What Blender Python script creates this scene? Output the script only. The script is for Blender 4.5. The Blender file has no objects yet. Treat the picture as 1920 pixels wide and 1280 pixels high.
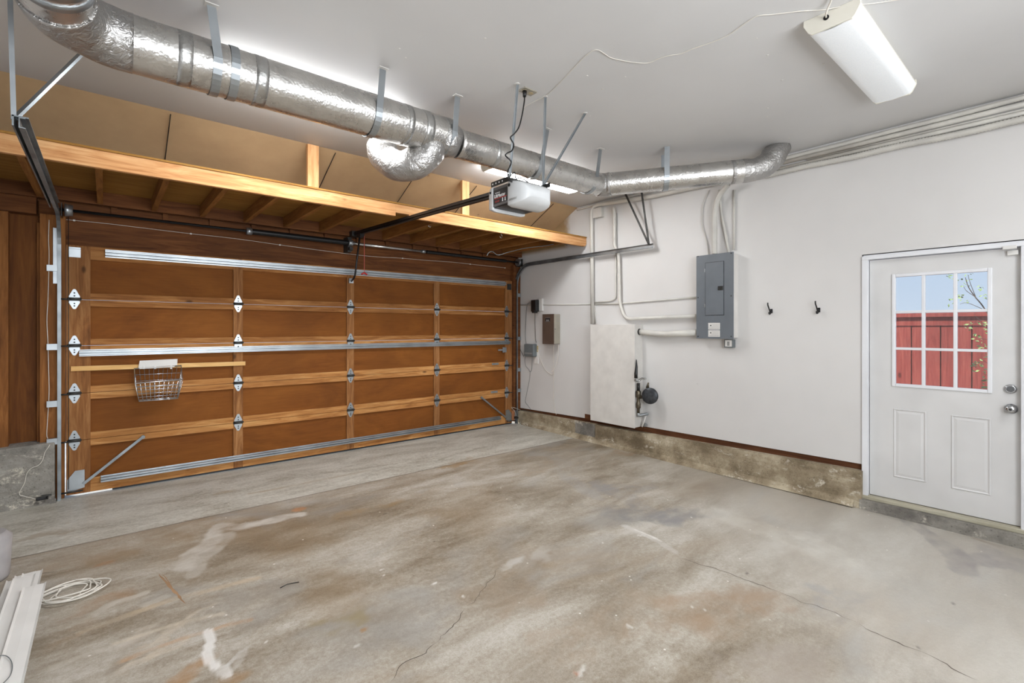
# Garage interior: wooden sectional door, foil duct, loft, white right wall with panel and side door.
LENS_DIM, LENS_ON, LENS_FILL, WIN_FILL = .12, 36.0, 10.0, 210.0  # the last two feed the added fill lights behind the viewer
SKY, SUN, EXPO = 0.85, 5.0, 0.10
import bpy, bmesh, math, random
from mathutils import Vector, Matrix
random.seed(7)
C = bpy.context.scene.collection
PI = math.pi
# ---------------------------------------------------------------- camera model (used to survey the room)
F = 905.7; U0 = 960.0; V0 = 615.0; TH = math.radians(40.1)
CAM = Vector((0, 0, 1.43))
CT_, ST_ = math.cos(TH), math.sin(TH)
def ray(u, v):
    r = (u-U0)/F
    return Vector((r*CT_+ST_, -r*ST_+CT_, (V0-v)/F))
def PX(u, v, x): d = ray(u, v); return CAM + d*((x-CAM.x)/d.x)
def PY(u, v, y): d = ray(u, v); return CAM + d*((y-CAM.y)/d.y)
def PZ(u, v, z): d = ray(u, v); return CAM + d*((z-CAM.z)/d.z)
def zf(y): return -0.012*max(0.0, 5.5-y)          # the slab falls a little towards the back
def PF(u, v, lift=0.0):
    z = -0.03
    for i in range(6):
        p = PZ(u, v, z+lift); z = zf(p.y)
    return p
XR, XL, YB, YF, ZC = 4.80, -0.72, -1.5, 5.60, 3.03
# ---------------------------------------------------------------- materials
def s2l(c):
    return tuple(((x/255)/12.92 if x/255 <= .04045 else ((x/255+.055)/1.055)**2.4) for x in c)
def rgba(c): return (*s2l(c), 1)
class N:
    def __init__(s, name):
        s.m = bpy.data.materials.new(name); s.m.use_nodes = True
        s.nt = s.m.node_tree; s.b = s.nt.nodes['Principled BSDF']; s.L = s.nt.links
        s._oc = None
    def n(s, t, **k):
        x = s.nt.nodes.new(t)
        for a, b in k.items(): setattr(x, a, b)
        return x
    def link(s, a, b): s.L.new(a, b)
    def oc(s):
        if s._oc is None: s._oc = s.n('ShaderNodeTexCoord').outputs['Object']
        return s._oc
    def mapping(s, src, loc=(0,0,0), rot=(0,0,0), sc=(1,1,1), vt='POINT'):
        m = s.n('ShaderNodeMapping', vector_type=vt); s.link(src, m.inputs[0])
        m.inputs[1].default_value = loc; m.inputs[2].default_value = rot; m.inputs[3].default_value = sc
        return m.outputs[0]
    def noise(s, src, scale, detail=4, rough=.55, dist=0, col=False):
        x = s.n('ShaderNodeTexNoise'); s.link(src, x.inputs['Vector'])
        x.inputs['Scale'].default_value = scale; x.inputs['Detail'].default_value = detail
        x.inputs['Roughness'].default_value = rough; x.inputs['Distortion'].default_value = dist
        return x.outputs['Color' if col else 'Fac']
    def ramp(s, src, stops, interp='LINEAR'):
        r = s.n('ShaderNodeValToRGB'); s.link(src, r.inputs[0]); e = r.color_ramp.elements
        r.color_ramp.interpolation = interp
        while len(e) < len(stops): e.new(.5)
        for q, (p, c) in zip(e, stops):
            q.position = p; q.color = (c, c, c, 1) if isinstance(c, (int, float)) else rgba(c)
        return r.outputs[0]
    def mr(s, src, a, b, c=0, d=1, smooth=False):
        r = s.n('ShaderNodeMapRange'); s.link(src, r.inputs[0])
        if smooth: r.interpolation_type = 'SMOOTHSTEP'
        for i, v in enumerate((a, b, c, d)): r.inputs[i+1].default_value = v
        return r.outputs[0]
    def math(s, op, a, b=None):
        r = s.n('ShaderNodeMath', operation=op)
        for i, v in enumerate((a, b)):
            if v is None: continue
            if isinstance(v, (int, float)): r.inputs[i].default_value = v
            else: s.link(v, r.inputs[i])
        return r.outputs[0]
    def mix(s, f, a, b, mode='MIX'):
        r = s.n('ShaderNodeMix', data_type='RGBA', blend_type=mode)
        if isinstance(f, (int, float)): r.inputs[0].default_value = f
        else: s.link(f, r.inputs[0])
        for i, v in ((6, a), (7, b)):
            if isinstance(v, tuple): r.inputs[i].default_value = rgba(v)
            else: s.link(v, r.inputs[i])
        return r.outputs[2]
    def bump(s, h, strength=.3, dist=.01, base=None):
        b = s.n('ShaderNodeBump'); b.inputs['Strength'].default_value = strength; b.inputs['Distance'].default_value = dist
        s.link(h, b.inputs['Height'])
        if base is not None: s.link(base, b.inputs['Normal'])
        s.link(b.outputs[0], s.b.inputs['Normal']); return b.outputs[0]
    def set(s, col=None, rough=None, metal=None):
        for k, v in (('Base Color', col), ('Roughness', rough), ('Metallic', metal)):
            if v is None: continue
            if isinstance(v, (int, float)): s.b.inputs[k].default_value = v
            elif isinstance(v, tuple): s.b.inputs[k].default_value = rgba(v)
            else: s.link(v, s.b.inputs[k])
        return s
def plain(name, c, rough=.5, metal=0, var=.12, scale=6, bump=0):
    m = N(name)
    n = m.noise(m.oc(), scale, 2)
    lo = tuple(max(0, int(x*(1-var))) for x in c); hi = tuple(min(255, int(x*(1+var*.5))) for x in c)
    m.set(m.ramp(n, [(.3, lo), (.7, hi)]), rough, metal)
    if bump: m.bump(m.noise(m.oc(), scale*12, 4), bump, .004)
    return m.m
def wood(name, dark, mid, light, axis=0, scale=1.0, rough=.75, knots=True, sheet=False):
    m = N(name)
    sc = [9, 9, 9]; sc[axis] = .9
    if sheet: sc = [2.2, 2.2, 2.2]; sc[axis] = 1.0
    v = m.mapping(m.oc(), sc=tuple(x*scale for x in sc))
    g = m.noise(v, 2.2, 5, .62, 1.2)
    fine = [60, 60, 60]; fine[axis] = 3
    f = m.noise(m.mapping(m.oc(), sc=tuple(fine)), 1.6, 2, .6)
    t = m.math('ADD', m.math('MULTIPLY', g, .72), m.math('MULTIPLY', f, .28))
    col = m.ramp(t, [(.30, dark), (.47, mid), (.66, light)])
    patch = m.noise(m.oc(), 1.3, 2)
    col = m.mix(m.mr(patch, .42, .7, 0, .5), col, tuple(int(x*.8) for x in mid))
    if knots:
        vo = m.n('ShaderNodeTexVoronoi'); vs = [3.5, 3.5, 3.5]; vs[axis] = 1.7
        m.link(m.mapping(m.oc(), sc=tuple(vs)), vo.inputs['Vector']); vo.inputs['Scale'].default_value = 1.3
        k = m.mr(vo.outputs['Distance'], .03, .1, .75, 0, True)
        col = m.mix(k, col, tuple(int(x*.55) for x in dark))
    m.set(col, rough); m.b.inputs['Specular IOR Level'].default_value = .25
    return m.m
M = {}
M['door_rail'] = wood('door_rail_wood', (104,60,26), (150,98,50), (188,136,82), 0)
M['door_rail_worn'] = wood('worn_door_rail_wood', (116,66,28), (176,120,66), (206,156,98), 0)
M['door_stile'] = wood('door_stile_wood', (100,60,30), (140,92,50), (172,124,78), 2)
M['hardboard'] = wood('brown_hardboard', (100,56,16), (122,70,22), (138,84,30), 0, .5, .75, False, True)
M['beam'] = wood('fascia_lumber', (160,104,60), (198,144,94), (222,178,128), 0)
M['joist'] = wood('joist_lumber', (104,64,28), (134,88,40), (158,108,56), 1)
M['ply'] = wood('plywood_deck', (122,82,34), (148,106,48), (168,126,64), 0, 1.0, .75, False)
M['post'] = wood('post_lumber', (190,130,80), (214,162,110), (234,190,140), 2)
M['header'] = wood('header_lumber', (70,38,18), (98,58,28), (122,76,40), 0)
M['sheath'] = wood('sheathing_ply', (76,42,16), (100,58,22), (120,74,30), 2, .6)
M['stud'] = wood('stud_lumber', (94,54,24), (128,80,38), (154,102,54), 2)
M['strip'] = wood('pale_strip', (196,144,84), (222,174,108), (238,198,136), 0, 1, .6, False)
M['sill'] = wood('sill_plate', (60,34,20), (92,56,34), (120,80,50), 1, 1, .85, False)
M['thresh'] = wood('threshold_wood', (150,144,124), (176,170,150), (190,186,168), 1, 1, .6, False)
M['galv'] = plain('galvanised_steel', (168,174,178), .36, .85, .10, 5)
M['track'] = plain('weathered_track_steel', (146,152,156), .42, .8, .2, 5)
M['darkmetal'] = plain('dark_steel', (62,62,60), .5, .6, .3, 20)
M['black'] = plain('black_plastic', (22,22,23), .38)
M['blackpaint'] = plain('black_spring_paint', (26,27,29), .4, .3)
M['whitepaint'] = plain('white_painted_metal', (214,211,206), .45, 0, .04)
M['pipepaint'] = plain('wall_paint_on_pipe', (204,201,194), .5, 0, .05)
M['cream'] = plain('cream_enamel', (222,218,206), .4, 0, .03)
M['doorwhite'] = plain('white_door_paint', (208,207,206), .42, 0, .03, 3)
M['trimwhite'] = plain('white_trim_paint', (222,223,226), .35, 0, .03, 3)
M['whiteplastic'] = plain('white_plastic', (216,214,210), .4, 0, .03)
M['cable'] = plain('white_cable', (222,216,206), .5, 0, .05)
M['panelgrey'] = plain('breaker_grey', (104,110,116), .42, 0, .05, 5)
M['boxgrey'] = plain('grey_plastic', (104,110,112), .45, 0, .08)
M['brownbox'] = plain('brown_enamel', (96,80,70), .35, .3, .06)
M['taupe'] = plain('taupe_enamel', (158,152,138), .4, .2, .05)
M['tan'] = plain('tan_cover', (180,162,124), .5)
M['openergrey'] = plain('opener_cover', (205,207,208), .35, 0, .03)
M['chassis'] = plain('opener_chassis', (110,112,114), .4, .7, .1)
M['chrome'] = plain('satin_chrome', (196,198,200), .18, 1, .05)
M['wire'] = plain('bright_wire', (214,216,216), .25, .9, .1)
M['brass'] = plain('weathered_brass', (104,96,82), .45, .8, .3, 30)
M['gasgrey'] = plain('grey_regulator', (66,68,72), .45, .5, .3, 25)
M['red'] = plain('red_plastic', (190,28,24), .4)
M['redcord'] = plain('red_cord', (196,96,84), .7)
M['orange'] = plain('rusty_twig', (140,86,50), .8)
M['ink'] = plain('black_print', (24,24,26), .5, 0, 0)
M['inkred'] = plain('red_print', (196,40,34), .5, 0, 0)
M['inkwhite'] = plain('white_print', (236,236,236), .5, 0, 0)
M['inkgrey'] = plain('grey_print', (140,140,138), .5, 0, 0)
M['steelhole'] = plain('dark_hole', (18,16,14), .9, 0, 0)
# foil
def foil(name, crinkle, c=(214,212,208)):
    m = N(name)
    a = m.noise(m.mapping(m.oc(), sc=(1, 1, 1)), 7, 4, .6)
    m.set(m.ramp(a, [(.3, tuple(int(x*.88) for x in c)), (.7, c)]), m.mr(a, .3, .7, .22+.12*(crinkle > 1), .34+.12*(crinkle > 1)), .92)
    v = m.n('ShaderNodeTexVoronoi'); v.inputs['Scale'].default_value = 70
    m.link(m.oc(), v.inputs['Vector'])
    w = m.noise(m.oc(), 26, 3, .7, .6)
    w2 = m.noise(m.oc(), 8, 2, .6, .3)
    h = m.math('ADD', m.math('MULTIPLY', v.outputs['Distance'], .14), m.math('ADD', m.math('MULTIPLY', w, crinkle), m.math('MULTIPLY', w2, crinkle*.7)))
    m.bump(h, .55, .012)
    return m.m
M['foil'] = foil('aluminium_foil', .35)
M['foilrough'] = foil('crinkled_foil', 1.9, (190,188,186))
M['tape'] = foil('foil_tape', .25, (196,196,194))
# painted drywall
def drywall(name, c, unpainted=None):
    m = N(name)
    n = m.noise(m.oc(), 1.1, 3)
    col = m.ramp(n, [(.3, tuple(int(x*.965) for x in c)), (.7, c)])
    v = m.n('ShaderNodeTexVoronoi'); v.inputs['Scale'].default_value = 2.3; m.link(m.oc(), v.inputs['Vector'])
    spots = m.mr(v.outputs['Distance'], .012, .022, .35, 0)
    col = m.mix(spots, col, tuple(int(x*.8) for x in c))
    if unpainted:
        sp = m.n('ShaderNodeSeparateXYZ'); m.link(m.oc(), sp.inputs[0])
        wob = m.math('MULTIPLY', m.noise(m.oc(), 4, 3), .25)
        y = m.math('ADD', sp.outputs[1], wob)
        mask = m.math('MULTIPLY', m.mr(y, 4.60, 4.72, 0, 1, True), m.mr(sp.outputs[2], 2.50, 2.56, 0, 1))
        raw = m.ramp(m.noise(m.oc(), 3, 6), [(.3, (140,112,76)), (.7, (172,146,108))])
        col = m.mix(mask, col, raw)
    m.set(col, .6)
    return m.m
M['wall'] = drywall('painted_drywall', (213,211,209), True)
M['ceil'] = drywall('painted_ceiling', (212,211,210))
m = N('raw_drywall_paper')
rn = m.noise(m.mapping(m.oc(), sc=(1,1,1)), 1.6, 6, .6)
rv = m.n('ShaderNodeTexVoronoi'); rv.inputs['Scale'].default_value = 2.6; m.link(m.oc(), rv.inputs['Vector'])
rc = m.ramp(rn, [(.3, (176,148,112)), (.7, (200,170,130))])
rc = m.mix(m.mr(rv.outputs['Distance'], .02, .05, .5, 0), rc, (84,64,42))
m.set(rc, .85); M['rawdry'] = m.m
# rough old concrete for the stem walls
def concrete(name, a, b, c, bias=0):
    m = N(name)
    n = m.noise(m.oc(), 3.5, 5, .7); n2 = m.noise(m.mapping(m.oc(), sc=(1, 1, 3)), 1.6, 3, .6)
    f = m.noise(m.oc(), 38, 4, .7)
    col = m.ramp(m.math('ADD', m.math('MULTIPLY', n, .6), m.math('MULTIPLY', n2, .4)), [(.40, a), (.5, b), (.60, c)])
    eff = m.math('MULTIPLY', m.mr(m.noise(m.mapping(m.oc(), sc=(1, 1, 2.5)), 4.5, 7, .7, .6), .56, .64), m.mr(f, .42, .6))
    col = m.mix(m.math('MULTIPLY', eff, .85), col, (216,208,192))
    pit = m.n('ShaderNodeTexVoronoi'); pit.inputs['Scale'].default_value = 42; m.link(m.oc(), pit.inputs['Vector'])
    col = m.mix(m.mr(pit.outputs['Distance'], .1, .25, .45, 0), col, tuple(int(x*.5) for x in a))
    m.set(col, .9); m.bump(m.math('ADD', f, n), .8, .012)
    return m.m
M['curb'] = concrete('stem_wall_concrete', (118,104,82), (154,140,116), (188,176,152))
M['curbgrey'] = concrete('grey_stem_wall_concrete', (108,104,98), (138,134,126), (162,158,150))
# glass: thin clear pane
m = N('clear_glass')
tr = m.n('ShaderNodeBsdfTransparent'); gl = m.n('ShaderNodeBsdfGlossy'); gl.inputs['Roughness'].default_value = .02
mx = m.n('ShaderNodeMixShader'); mx.inputs[0].default_value = .06
m.link(tr.outputs[0], mx.inputs[1]); m.link(gl.outputs[0], mx.inputs[2])
m.link(mx.outputs[0], m.nt.nodes['Material Output'].inputs['Surface']); M['glass'] = m.m
def lens(name, strength, c=(.97, .985, 1)):
    m = N(name)
    w = m.noise(m.oc(), 160, 2)
    m.set(m.ramp(w, [(.3, (226,230,232)), (.7, (240,242,244))]), .3)
    m.b.inputs['Emission Color'].default_value = (*c, 1); m.b.inputs['Emission Strength'].default_value = strength
    return m.m
M['lens_dim'] = lens('lamp_lens_low', LENS_DIM, (.93, .97, 1))
M['lens_on'] = lens('lamp_lens_lit', LENS_ON)
M['lens_fill'] = lens('lamp_lens_fill', LENS_FILL); M['lens_fill2'] = lens('lamp_lens_fill_strong', LENS_FILL*2.4)  # lenses of the added, unseen fill lights
# ---------------------------------------------------------------- mesh builder
class MB:
    def __init__(s): s.v = []; s.f = []; s.sm = []
    def add(s, vs, fs, smooth=False):
        b = len(s.v); s.v += [Vector(p) for p in vs]
        for f in fs: s.f.append([b+i for i in f]); s.sm.append(smooth)
        return s
    def box(s, a, b):
        x0, y0, z0 = (min(a[i], b[i]) for i in range(3)); x1, y1, z1 = (max(a[i], b[i]) for i in range(3))
        v = [(x0,y0,z0),(x1,y0,z0),(x1,y1,z0),(x0,y1,z0),(x0,y0,z1),(x1,y0,z1),(x1,y1,z1),(x0,y1,z1)]
        return s.add(v, [(0,3,2,1),(4,5,6,7),(0,1,5,4),(1,2,6,5),(2,3,7,6),(3,0,4,7)])
    def prism(s, poly, ext, smooth=False):
        n = len(poly); e = Vector(ext); v = [Vector(p) for p in poly]
        s.add(v+[p+e for p in v], [tuple(range(n-1, -1, -1)), tuple(range(n, 2*n))] + [(i, (i+1) % n, n+(i+1) % n, n+i) for i in range(n)], smooth)
        return s
    def bar(s, a, b, w, h, up=(0, 0, 1)):
        a = Vector(a); b = Vector(b); t = (b-a).normalized(); u = Vector(up)
        if abs(t.dot(u.normalized())) > .98: u = Vector((1, 0, 0))
        sd = t.cross(u).normalized(); u2 = sd.cross(t).normalized()
        return s.prism([a+sd*w/2+u2*h/2, a-sd*w/2+u2*h/2, a-sd*w/2-u2*h/2, a+sd*w/2-u2*h/2], b-a)
    def tube(s, pts, r, seg=10, caps=True):
        pts = [Vector(p) for p in pts]; n = len(pts)
        rr = r if callable(r) else (lambda i: (r[i] if isinstance(r, (list, tuple)) else r))
        t0 = (pts[1]-pts[0]).normalized(); up = Vector((0, 0, 1)) if abs(t0.z) < .9 else Vector((1, 0, 0))
        nrm = (up - t0*up.dot(t0)).normalized(); vs = []
        for i, p in enumerate(pts):
            t = (pts[min(i+1, n-1)]-pts[max(i-1, 0)])
            t = t.normalized() if t.length > 1e-9 else t0
            nrm = (nrm - t*nrm.dot(t))
            nrm = nrm.normalized() if nrm.length > 1e-6 else t.orthogonal().normalized()
            bi = t.cross(nrm)
            for k in range(seg):
                a = 2*PI*k/seg; vs.append(p + (nrm*math.cos(a)+bi*math.sin(a))*rr(i))
        fs = [(i*seg+k, i*seg+(k+1) % seg, (i+1)*seg+(k+1) % seg, (i+1)*seg+k) for i in range(n-1) for k in range(seg)]
        s.add(vs, fs, True)
        if caps:
            b = len(s.v)-len(vs)
            s.f.append([b+k for k in range(seg-1, -1, -1)]); s.sm.append(False)
            s.f.append([b+(n-1)*seg+k for k in range(seg)]); s.sm.append(False)
        return s
    def disc(s, c, nrm, r, h, seg=20, prof=None):
        c = Vector(c); nrm = Vector(nrm).normalized()
        prof = prof or [(0, r), (h, r)]
        pts = [c+nrm*d for d, q in prof]
        return s.tube(pts, [q for d, q in prof], seg)
    def ribbon(s, pts, wv, th=.002):
        pts = [Vector(p) for p in pts]; w = Vector(wv)/2; n = len(pts); vs = []
        for i, p in enumerate(pts):
            t = (pts[min(i+1, n-1)]-pts[max(i-1, 0)]).normalized(); nn = t.cross(w.normalized())*th/2
            vs += [p-w-nn, p+w-nn, p+w+nn, p-w+nn]
        fs = [(i*4+k, i*4+(k+1) % 4, i*4+4+(k+1) % 4, i*4+4+k) for i in range(n-1) for k in range(4)]
        fs += [(3, 2, 1, 0), tuple((n-1)*4+k for k in range(4))]
        return s.add(vs, fs)
    def build(s, name, mat, parent=None, origin=None, bevel=0, **props):
        me = bpy.data.meshes.new(name)
        if origin is None: origin = wloc(parent) if parent else Vector((0, 0, 0))
        origin = Vector(origin)
        me.from_pydata([p-origin for p in s.v], [], s.f); me.validate(); me.update()
        if len(me.polygons) == len(s.sm): me.polygons.foreach_set('use_smooth', s.sm)
        me.materials.append(M[mat] if isinstance(mat, str) else mat)
        bm = bmesh.new(); bm.from_mesh(me); bmesh.ops.recalc_face_normals(bm, faces=bm.faces); bm.to_mesh(me); bm.free()
        o = bpy.data.objects.new(name, me); C.objects.link(o)
        if parent: o.parent = parent; o.location = origin - wloc(parent)
        else: o.location = origin
        if bevel:
            b = o.modifiers.new('edge', 'BEVEL'); b.width = bevel; b.segments = 2; b.limit_method = 'ANGLE'; b.angle_limit = math.radians(40)
        for k, v in props.items(): o[k] = v
        return o
def wloc(o):
    p = Vector((0, 0, 0))
    while o is not None: p = p + o.location; o = o.parent
    return p
def tag(o, label, cat, group=None, kind=None):
    o['label'] = label; o['category'] = cat
    if group: o['group'] = group
    if kind: o['kind'] = kind
    return o
def thing(name, loc, label, cat, group=None, kind=None):
    o = bpy.data.objects.new(name, None); C.objects.link(o); o.location = loc; o.empty_display_size = .1
    return tag(o, label, cat, group, kind)
def struct(name, loc=(0, 0, 0)):
    o = bpy.data.objects.new(name, None); C.objects.link(o); o.location = loc; o['kind'] = 'structure'; return o
def curve(pts, n=8):
    "Catmull-Rom through the points"
    pts = [Vector(p) for p in pts]; out = []
    for i in range(len(pts)-1):
        p0 = pts[max(i-1, 0)]; p1 = pts[i]; p2 = pts[i+1]; p3 = pts[min(i+2, len(pts)-1)]
        for k in range(n):
            t = k/n
            out.append(.5*((2*p1)+(-p0+p2)*t+(2*p0-5*p1+4*p2-p3)*t*t+(-p0+3*p1-3*p2+p3)*t**3))
    return out+[pts[-1]]
def bend(pts, r, n=8):
    "polyline with rounded corners"
    pts = [Vector(p) for p in pts]; out = [pts[0]]
    for i in range(1, len(pts)-1):
        a = (pts[i-1]-pts[i]); b = (pts[i+1]-pts[i]); q = min(r, a.length*.48, b.length*.48)
        p1 = pts[i]+a.normalized()*q; p2 = pts[i]+b.normalized()*q
        for k in range(n+1):
            t = k/n; out.append(p1*(1-t)**2 + pts[i]*2*t*(1-t) + p2*t*t)
    return out+[pts[-1]]
def resample(pts, step):
    pts = [Vector(p) for p in pts]; out = [pts[0]]; acc = 0
    for a, b in zip(pts, pts[1:]):
        L = (b-a).length; t = step-acc
        while t <= L: out.append(a+(b-a)*(t/L)); t += step
        acc = L-(t-step)
    return out
def corrugated(pts, r, pitch=.012, depth=.12, seg=12):
    p = resample(pts, pitch/2)
    return MB().tube(p, lambda i: r*(1 if i % 2 else 1-depth), seg)
# ================================================================= FLOOR
m = N('garage_slab_concrete')
oc = m.oc()
dist = m.n('ShaderNodeVectorMath', operation='ADD')
dn = m.n('ShaderNodeTexNoise'); dn.inputs['Scale'].default_value = 5; dn.inputs['Detail'].default_value = 6; m.link(oc, dn.inputs['Vector'])
ds = m.n('ShaderNodeVectorMath', operation='SUBTRACT'); m.link(dn.outputs['Color'], ds.inputs[0]); ds.inputs[1].default_value = (.5, .5, .5)
dm = m.n('ShaderNodeVectorMath', operation='SCALE'); m.link(ds.outputs[0], dm.inputs[0]); dm.inputs['Scale'].default_value = .28
m.link(oc, dist.inputs[0]); m.link(dm.outputs[0], dist.inputs[1]); DC = dist.outputs[0]
streak = m.mapping(oc, rot=(0, 0, .12), sc=(.55, 1.5, 1))
big = m.noise(streak, 1.0, 4, .62, .5); mid = m.noise(streak, 3.2, 6, .7, .4); fine = m.noise(oc, 45, 3, .75); grit = m.noise(oc, 190, 2, .7)
t = m.math('ADD', m.math('ADD', m.math('MULTIPLY', big, .42), m.math('MULTIPLY', grit, .14)), m.math('ADD', m.math('MULTIPLY', mid, .30), m.math('MULTIPLY', fine, .18)))
t = m.mr(t, .34, .66, .22, .78)
main = m.ramp(t, [(.32, (108,95,78)), (.43, (134,122,105)), (.52, (152,142,127)), (.60, (168,160,147)), (.7, (186,180,170))])
warm = m.noise(m.mapping(oc, loc=(3, 1, 0)), .9, 3, .6, .4)
main = m.mix(m.mr(warm, .5, .66, 0, .38), main, (146,124,96))
grey = m.noise(m.mapping(oc, loc=(8, 5, 0), sc=(.8, 1.3, 1)), 1.3, 3, .6, .5)
main = m.mix(m.mr(grey, .55, .68, 0, .5), main, (146,144,140))
apron = m.ramp(m.math('ADD', m.math('MULTIPLY', mid, .6), m.math('MULTIPLY', fine, .4)), [(.38, (150,144,130)), (.48, (178,174,163)), (.6, (200,197,187))])
sp = m.n('ShaderNodeSeparateXYZ'); m.link(oc, sp.inputs[0]); X, Y = sp.outputs[0], sp.outputs[1]
col = m.mix(m.mr(Y, 4.325, 4.335), main, apron)
# far right side of the slab is paler and greyer
side = m.math('ADD', m.math('SUBTRACT', X, Y), m.math('MULTIPLY', big, 1.2))
col = m.mix(m.mr(side, 1.6, 3.4, 0, .55, True), col, (190,186,178))
import numpy as np
rng = np.random.RandomState(5)
GX0, GX1, GY0, GY1, GS = XL-.05, XR+.05, -.1, 5.5, .014
nx, ny = int((GX1-GX0)/GS)+1, int((GY1-GY0)/GS)+1
gx = np.linspace(GX0, GX1, nx); gy = np.linspace(GY0, GY1, ny); PXX, PYY = np.meshgrid(gx, gy)
def vnoise(x, y, seed):
    r = np.random.RandomState(seed).rand(257, 257); xi = np.floor(x).astype(int); yi = np.floor(y).astype(int); fx = x-xi; fy = y-yi
    fx = fx*fx*(3-2*fx); fy = fy*fy*(3-2*fy); xi %= 256; yi %= 256
    return (r[yi, xi]*(1-fx)+r[yi, xi+1]*fx)*(1-fy)+(r[yi+1, xi]*(1-fx)+r[yi+1, xi+1]*fx)*fy
def fbm(x, y, s, seed, o=5):
    t = 0; a = 1; n_ = 0
    for k in range(o): t = t+a*vnoise(x*s*2**k+50, y*s*2**k+50, seed+k); n_ += a; a *= .6
    return t/n_-.5
WX, WY = fbm(PXX, PYY, 4.5, 1), fbm(PXX, PYY, 4.5, 20); TEX = fbm(PXX, PYY*1.6, 6, 40, 6)
ACC = np.zeros((ny, nx, 4))
def blob(u, v, rx, ry, ang, c, op, soft=.45, amp=.42, tex=1.6):
    p = PF(u, v); an = math.radians(ang); k = min(1, (rx+ry)*2.2)
    dx = PXX+WX*amp*k-p.x; dy = PYY+WY*amp*k-p.y
    L = np.hypot((dx*math.cos(an)+dy*math.sin(an))/rx, (-dx*math.sin(an)+dy*math.cos(an))/ry)
    a_ = np.clip((1-L)/soft, 0, 1); a_ = a_*a_*(3-2*a_)*op*np.clip(.75+TEX*tex*2, 0, 1.25)
    a_ = np.clip(a_, 0, 1)
    ACC[..., :3] = ACC[..., :3]*(1-a_[..., None])+np.array(s2l(c))*a_[..., None]; ACC[..., 3] = ACC[..., 3]*(1-a_)+a_
def stroke(pts, w, c, op, soft=.5, amp=.25, tex=1.2):
    P = [PF(*q_) for q_ in pts]; k = min(1, w*6); dx = PXX+WX*amp*k; dy = PYY+WY*amp*k; D = np.full(PXX.shape, 9.)
    for a_, b_ in zip(P, P[1:]):
        vx, vy = b_.x-a_.x, b_.y-a_.y; t_ = np.clip(((dx-a_.x)*vx+(dy-a_.y)*vy)/(vx*vx+vy*vy), 0, 1); D = np.minimum(D, np.hypot(dx-a_.x-t_*vx, dy-a_.y-t_*vy))
    a_ = np.clip((1-D/w)/soft, 0, 1); a_ = np.clip(a_*a_*(3-2*a_)*op*np.clip(.8+TEX*tex*2, 0, 1.25), 0, 1)
    ACC[..., :3] = ACC[..., :3]*(1-a_[..., None])+np.array(s2l(c))*a_[..., None]; ACC[..., 3] = ACC[..., 3]*(1-a_)+a_
# worn / pale / rusty patches, as surveyed
for b in [          (250,1030,.34,.24,0,(136,114,86),.5),(190,1130,.22,.1,25,(150,120,90),.5),(560,955,.07,.05,0,(196,128,76),.55),(700,950,.45,.1,5,(146,122,88),.45),
          (200,1055,.07,.035,20,(170,112,66),.5),(120,1060,.3,.06,10,(160,138,116),.4),(640,1160,.16,.1,0,(140,124,84),.5),(360,1258,.12,.07,30,(160,112,52),.6),(130,1190,.18,.06,30,(150,122,92),.4),
          (430,1275,.1,.05,0,(150,110,60),.4),(870,870,.4,.08,4,(152,124,86),.5),(930,1120,.3,.22,0,(148,128,106),.4),(1240,960,.7,.18,-42,(118,116,116),.5),(1180,915,.45,.13,-30,(138,134,130),.45),
          (1050,1030,.35,.12,10,(176,170,162),.45),(960,1055,.16,.05,10,(192,188,182),.5),(1120,1180,.5,.2,0,(150,128,104),.45),(1350,1130,.5,.22,-20,(150,124,98),.5),
          (1000,880,.5,.16,0,(154,134,110),.4),(1160,850,.4,.1,0,(158,132,104),.4),(1220,855,.12,.04,0,(186,142,92),.4),(1480,1250,.35,.2,-20,(150,140,130),.5),
          (1560,1130,.3,.14,-10,(150,148,146),.45),(1500,1010,.45,.16,-20,(196,192,184),.45),
          (300,1225,.2,.04,28,(210,196,176),.5),(235,1235,.055,.2,-5,(132,120,104),.6),(330,1180,.3,.035,28,(206,192,172),.55),(250,1195,.14,.05,35,(196,186,172),.45),
          (330,935,.16,.04,8,(136,124,104),.45),(240,965,.2,.05,5,(186,180,168),.4),(420,925,.12,.05,5,(150,132,104),.4),(830,862,.18,.05,5,(120,114,94),.4),(900,840,.2,.04,0,(126,120,104),.45),
          (1000,812,.4,.06,0,(150,144,130),.45),(80,1000,.3,.05,6,(150,134,112),.45)]:
    blob(*b)
# damp curved band and patch by the side door
stroke([(560,966),(500,975),(450,985),(412,985),(402,1003),(386,1025),(364,1040),(354,1062)], .075, (194,188,178), .8)
stroke([(430,1000),(395,1040),(362,1075)], .06, (188,182,172), .5)
stroke([(1690,965),(1725,990),(1765,1020),(1795,1045),(1812,1075)], .075, (146,140,136), .75, .35)
stroke([(1840,1050),(1865,1040),(1915,1060)], .14, (150,144,140), .7, .4)
stroke([(1830,1010),(1875,1025)], .03, (140,122,104), .5)
stroke([(1170,985),(1225,1010),(1265,1035)], .035, (198,194,188), .6); stroke([(1190,992),(1240,1014)], .012, (220,216,210), .7)
stroke([(1120,905),(1180,935),(1260,975)], .12, (132,130,130), .5); stroke([(1060,895),(1120,930)], .1, (150,148,146), .4)
stroke([(150,1185),(330,1120),(480,1085)], .03, (196,176,148), .4); stroke([(230,1238),(345,1195),(470,1160)], .02, (184,140,96), .55); stroke([(215,1205),(330,1170),(420,1150)], .02, (206,194,174), .5)
stroke([(100,1250),(160,1225),(205,1215)], .03, (190,184,172), .5); stroke([(180,1150),(215,1130),(275,1110)], .03, (196,190,178), .6); stroke([(270,1135),(310,1118)], .03, (190,184,172), .5)
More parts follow.
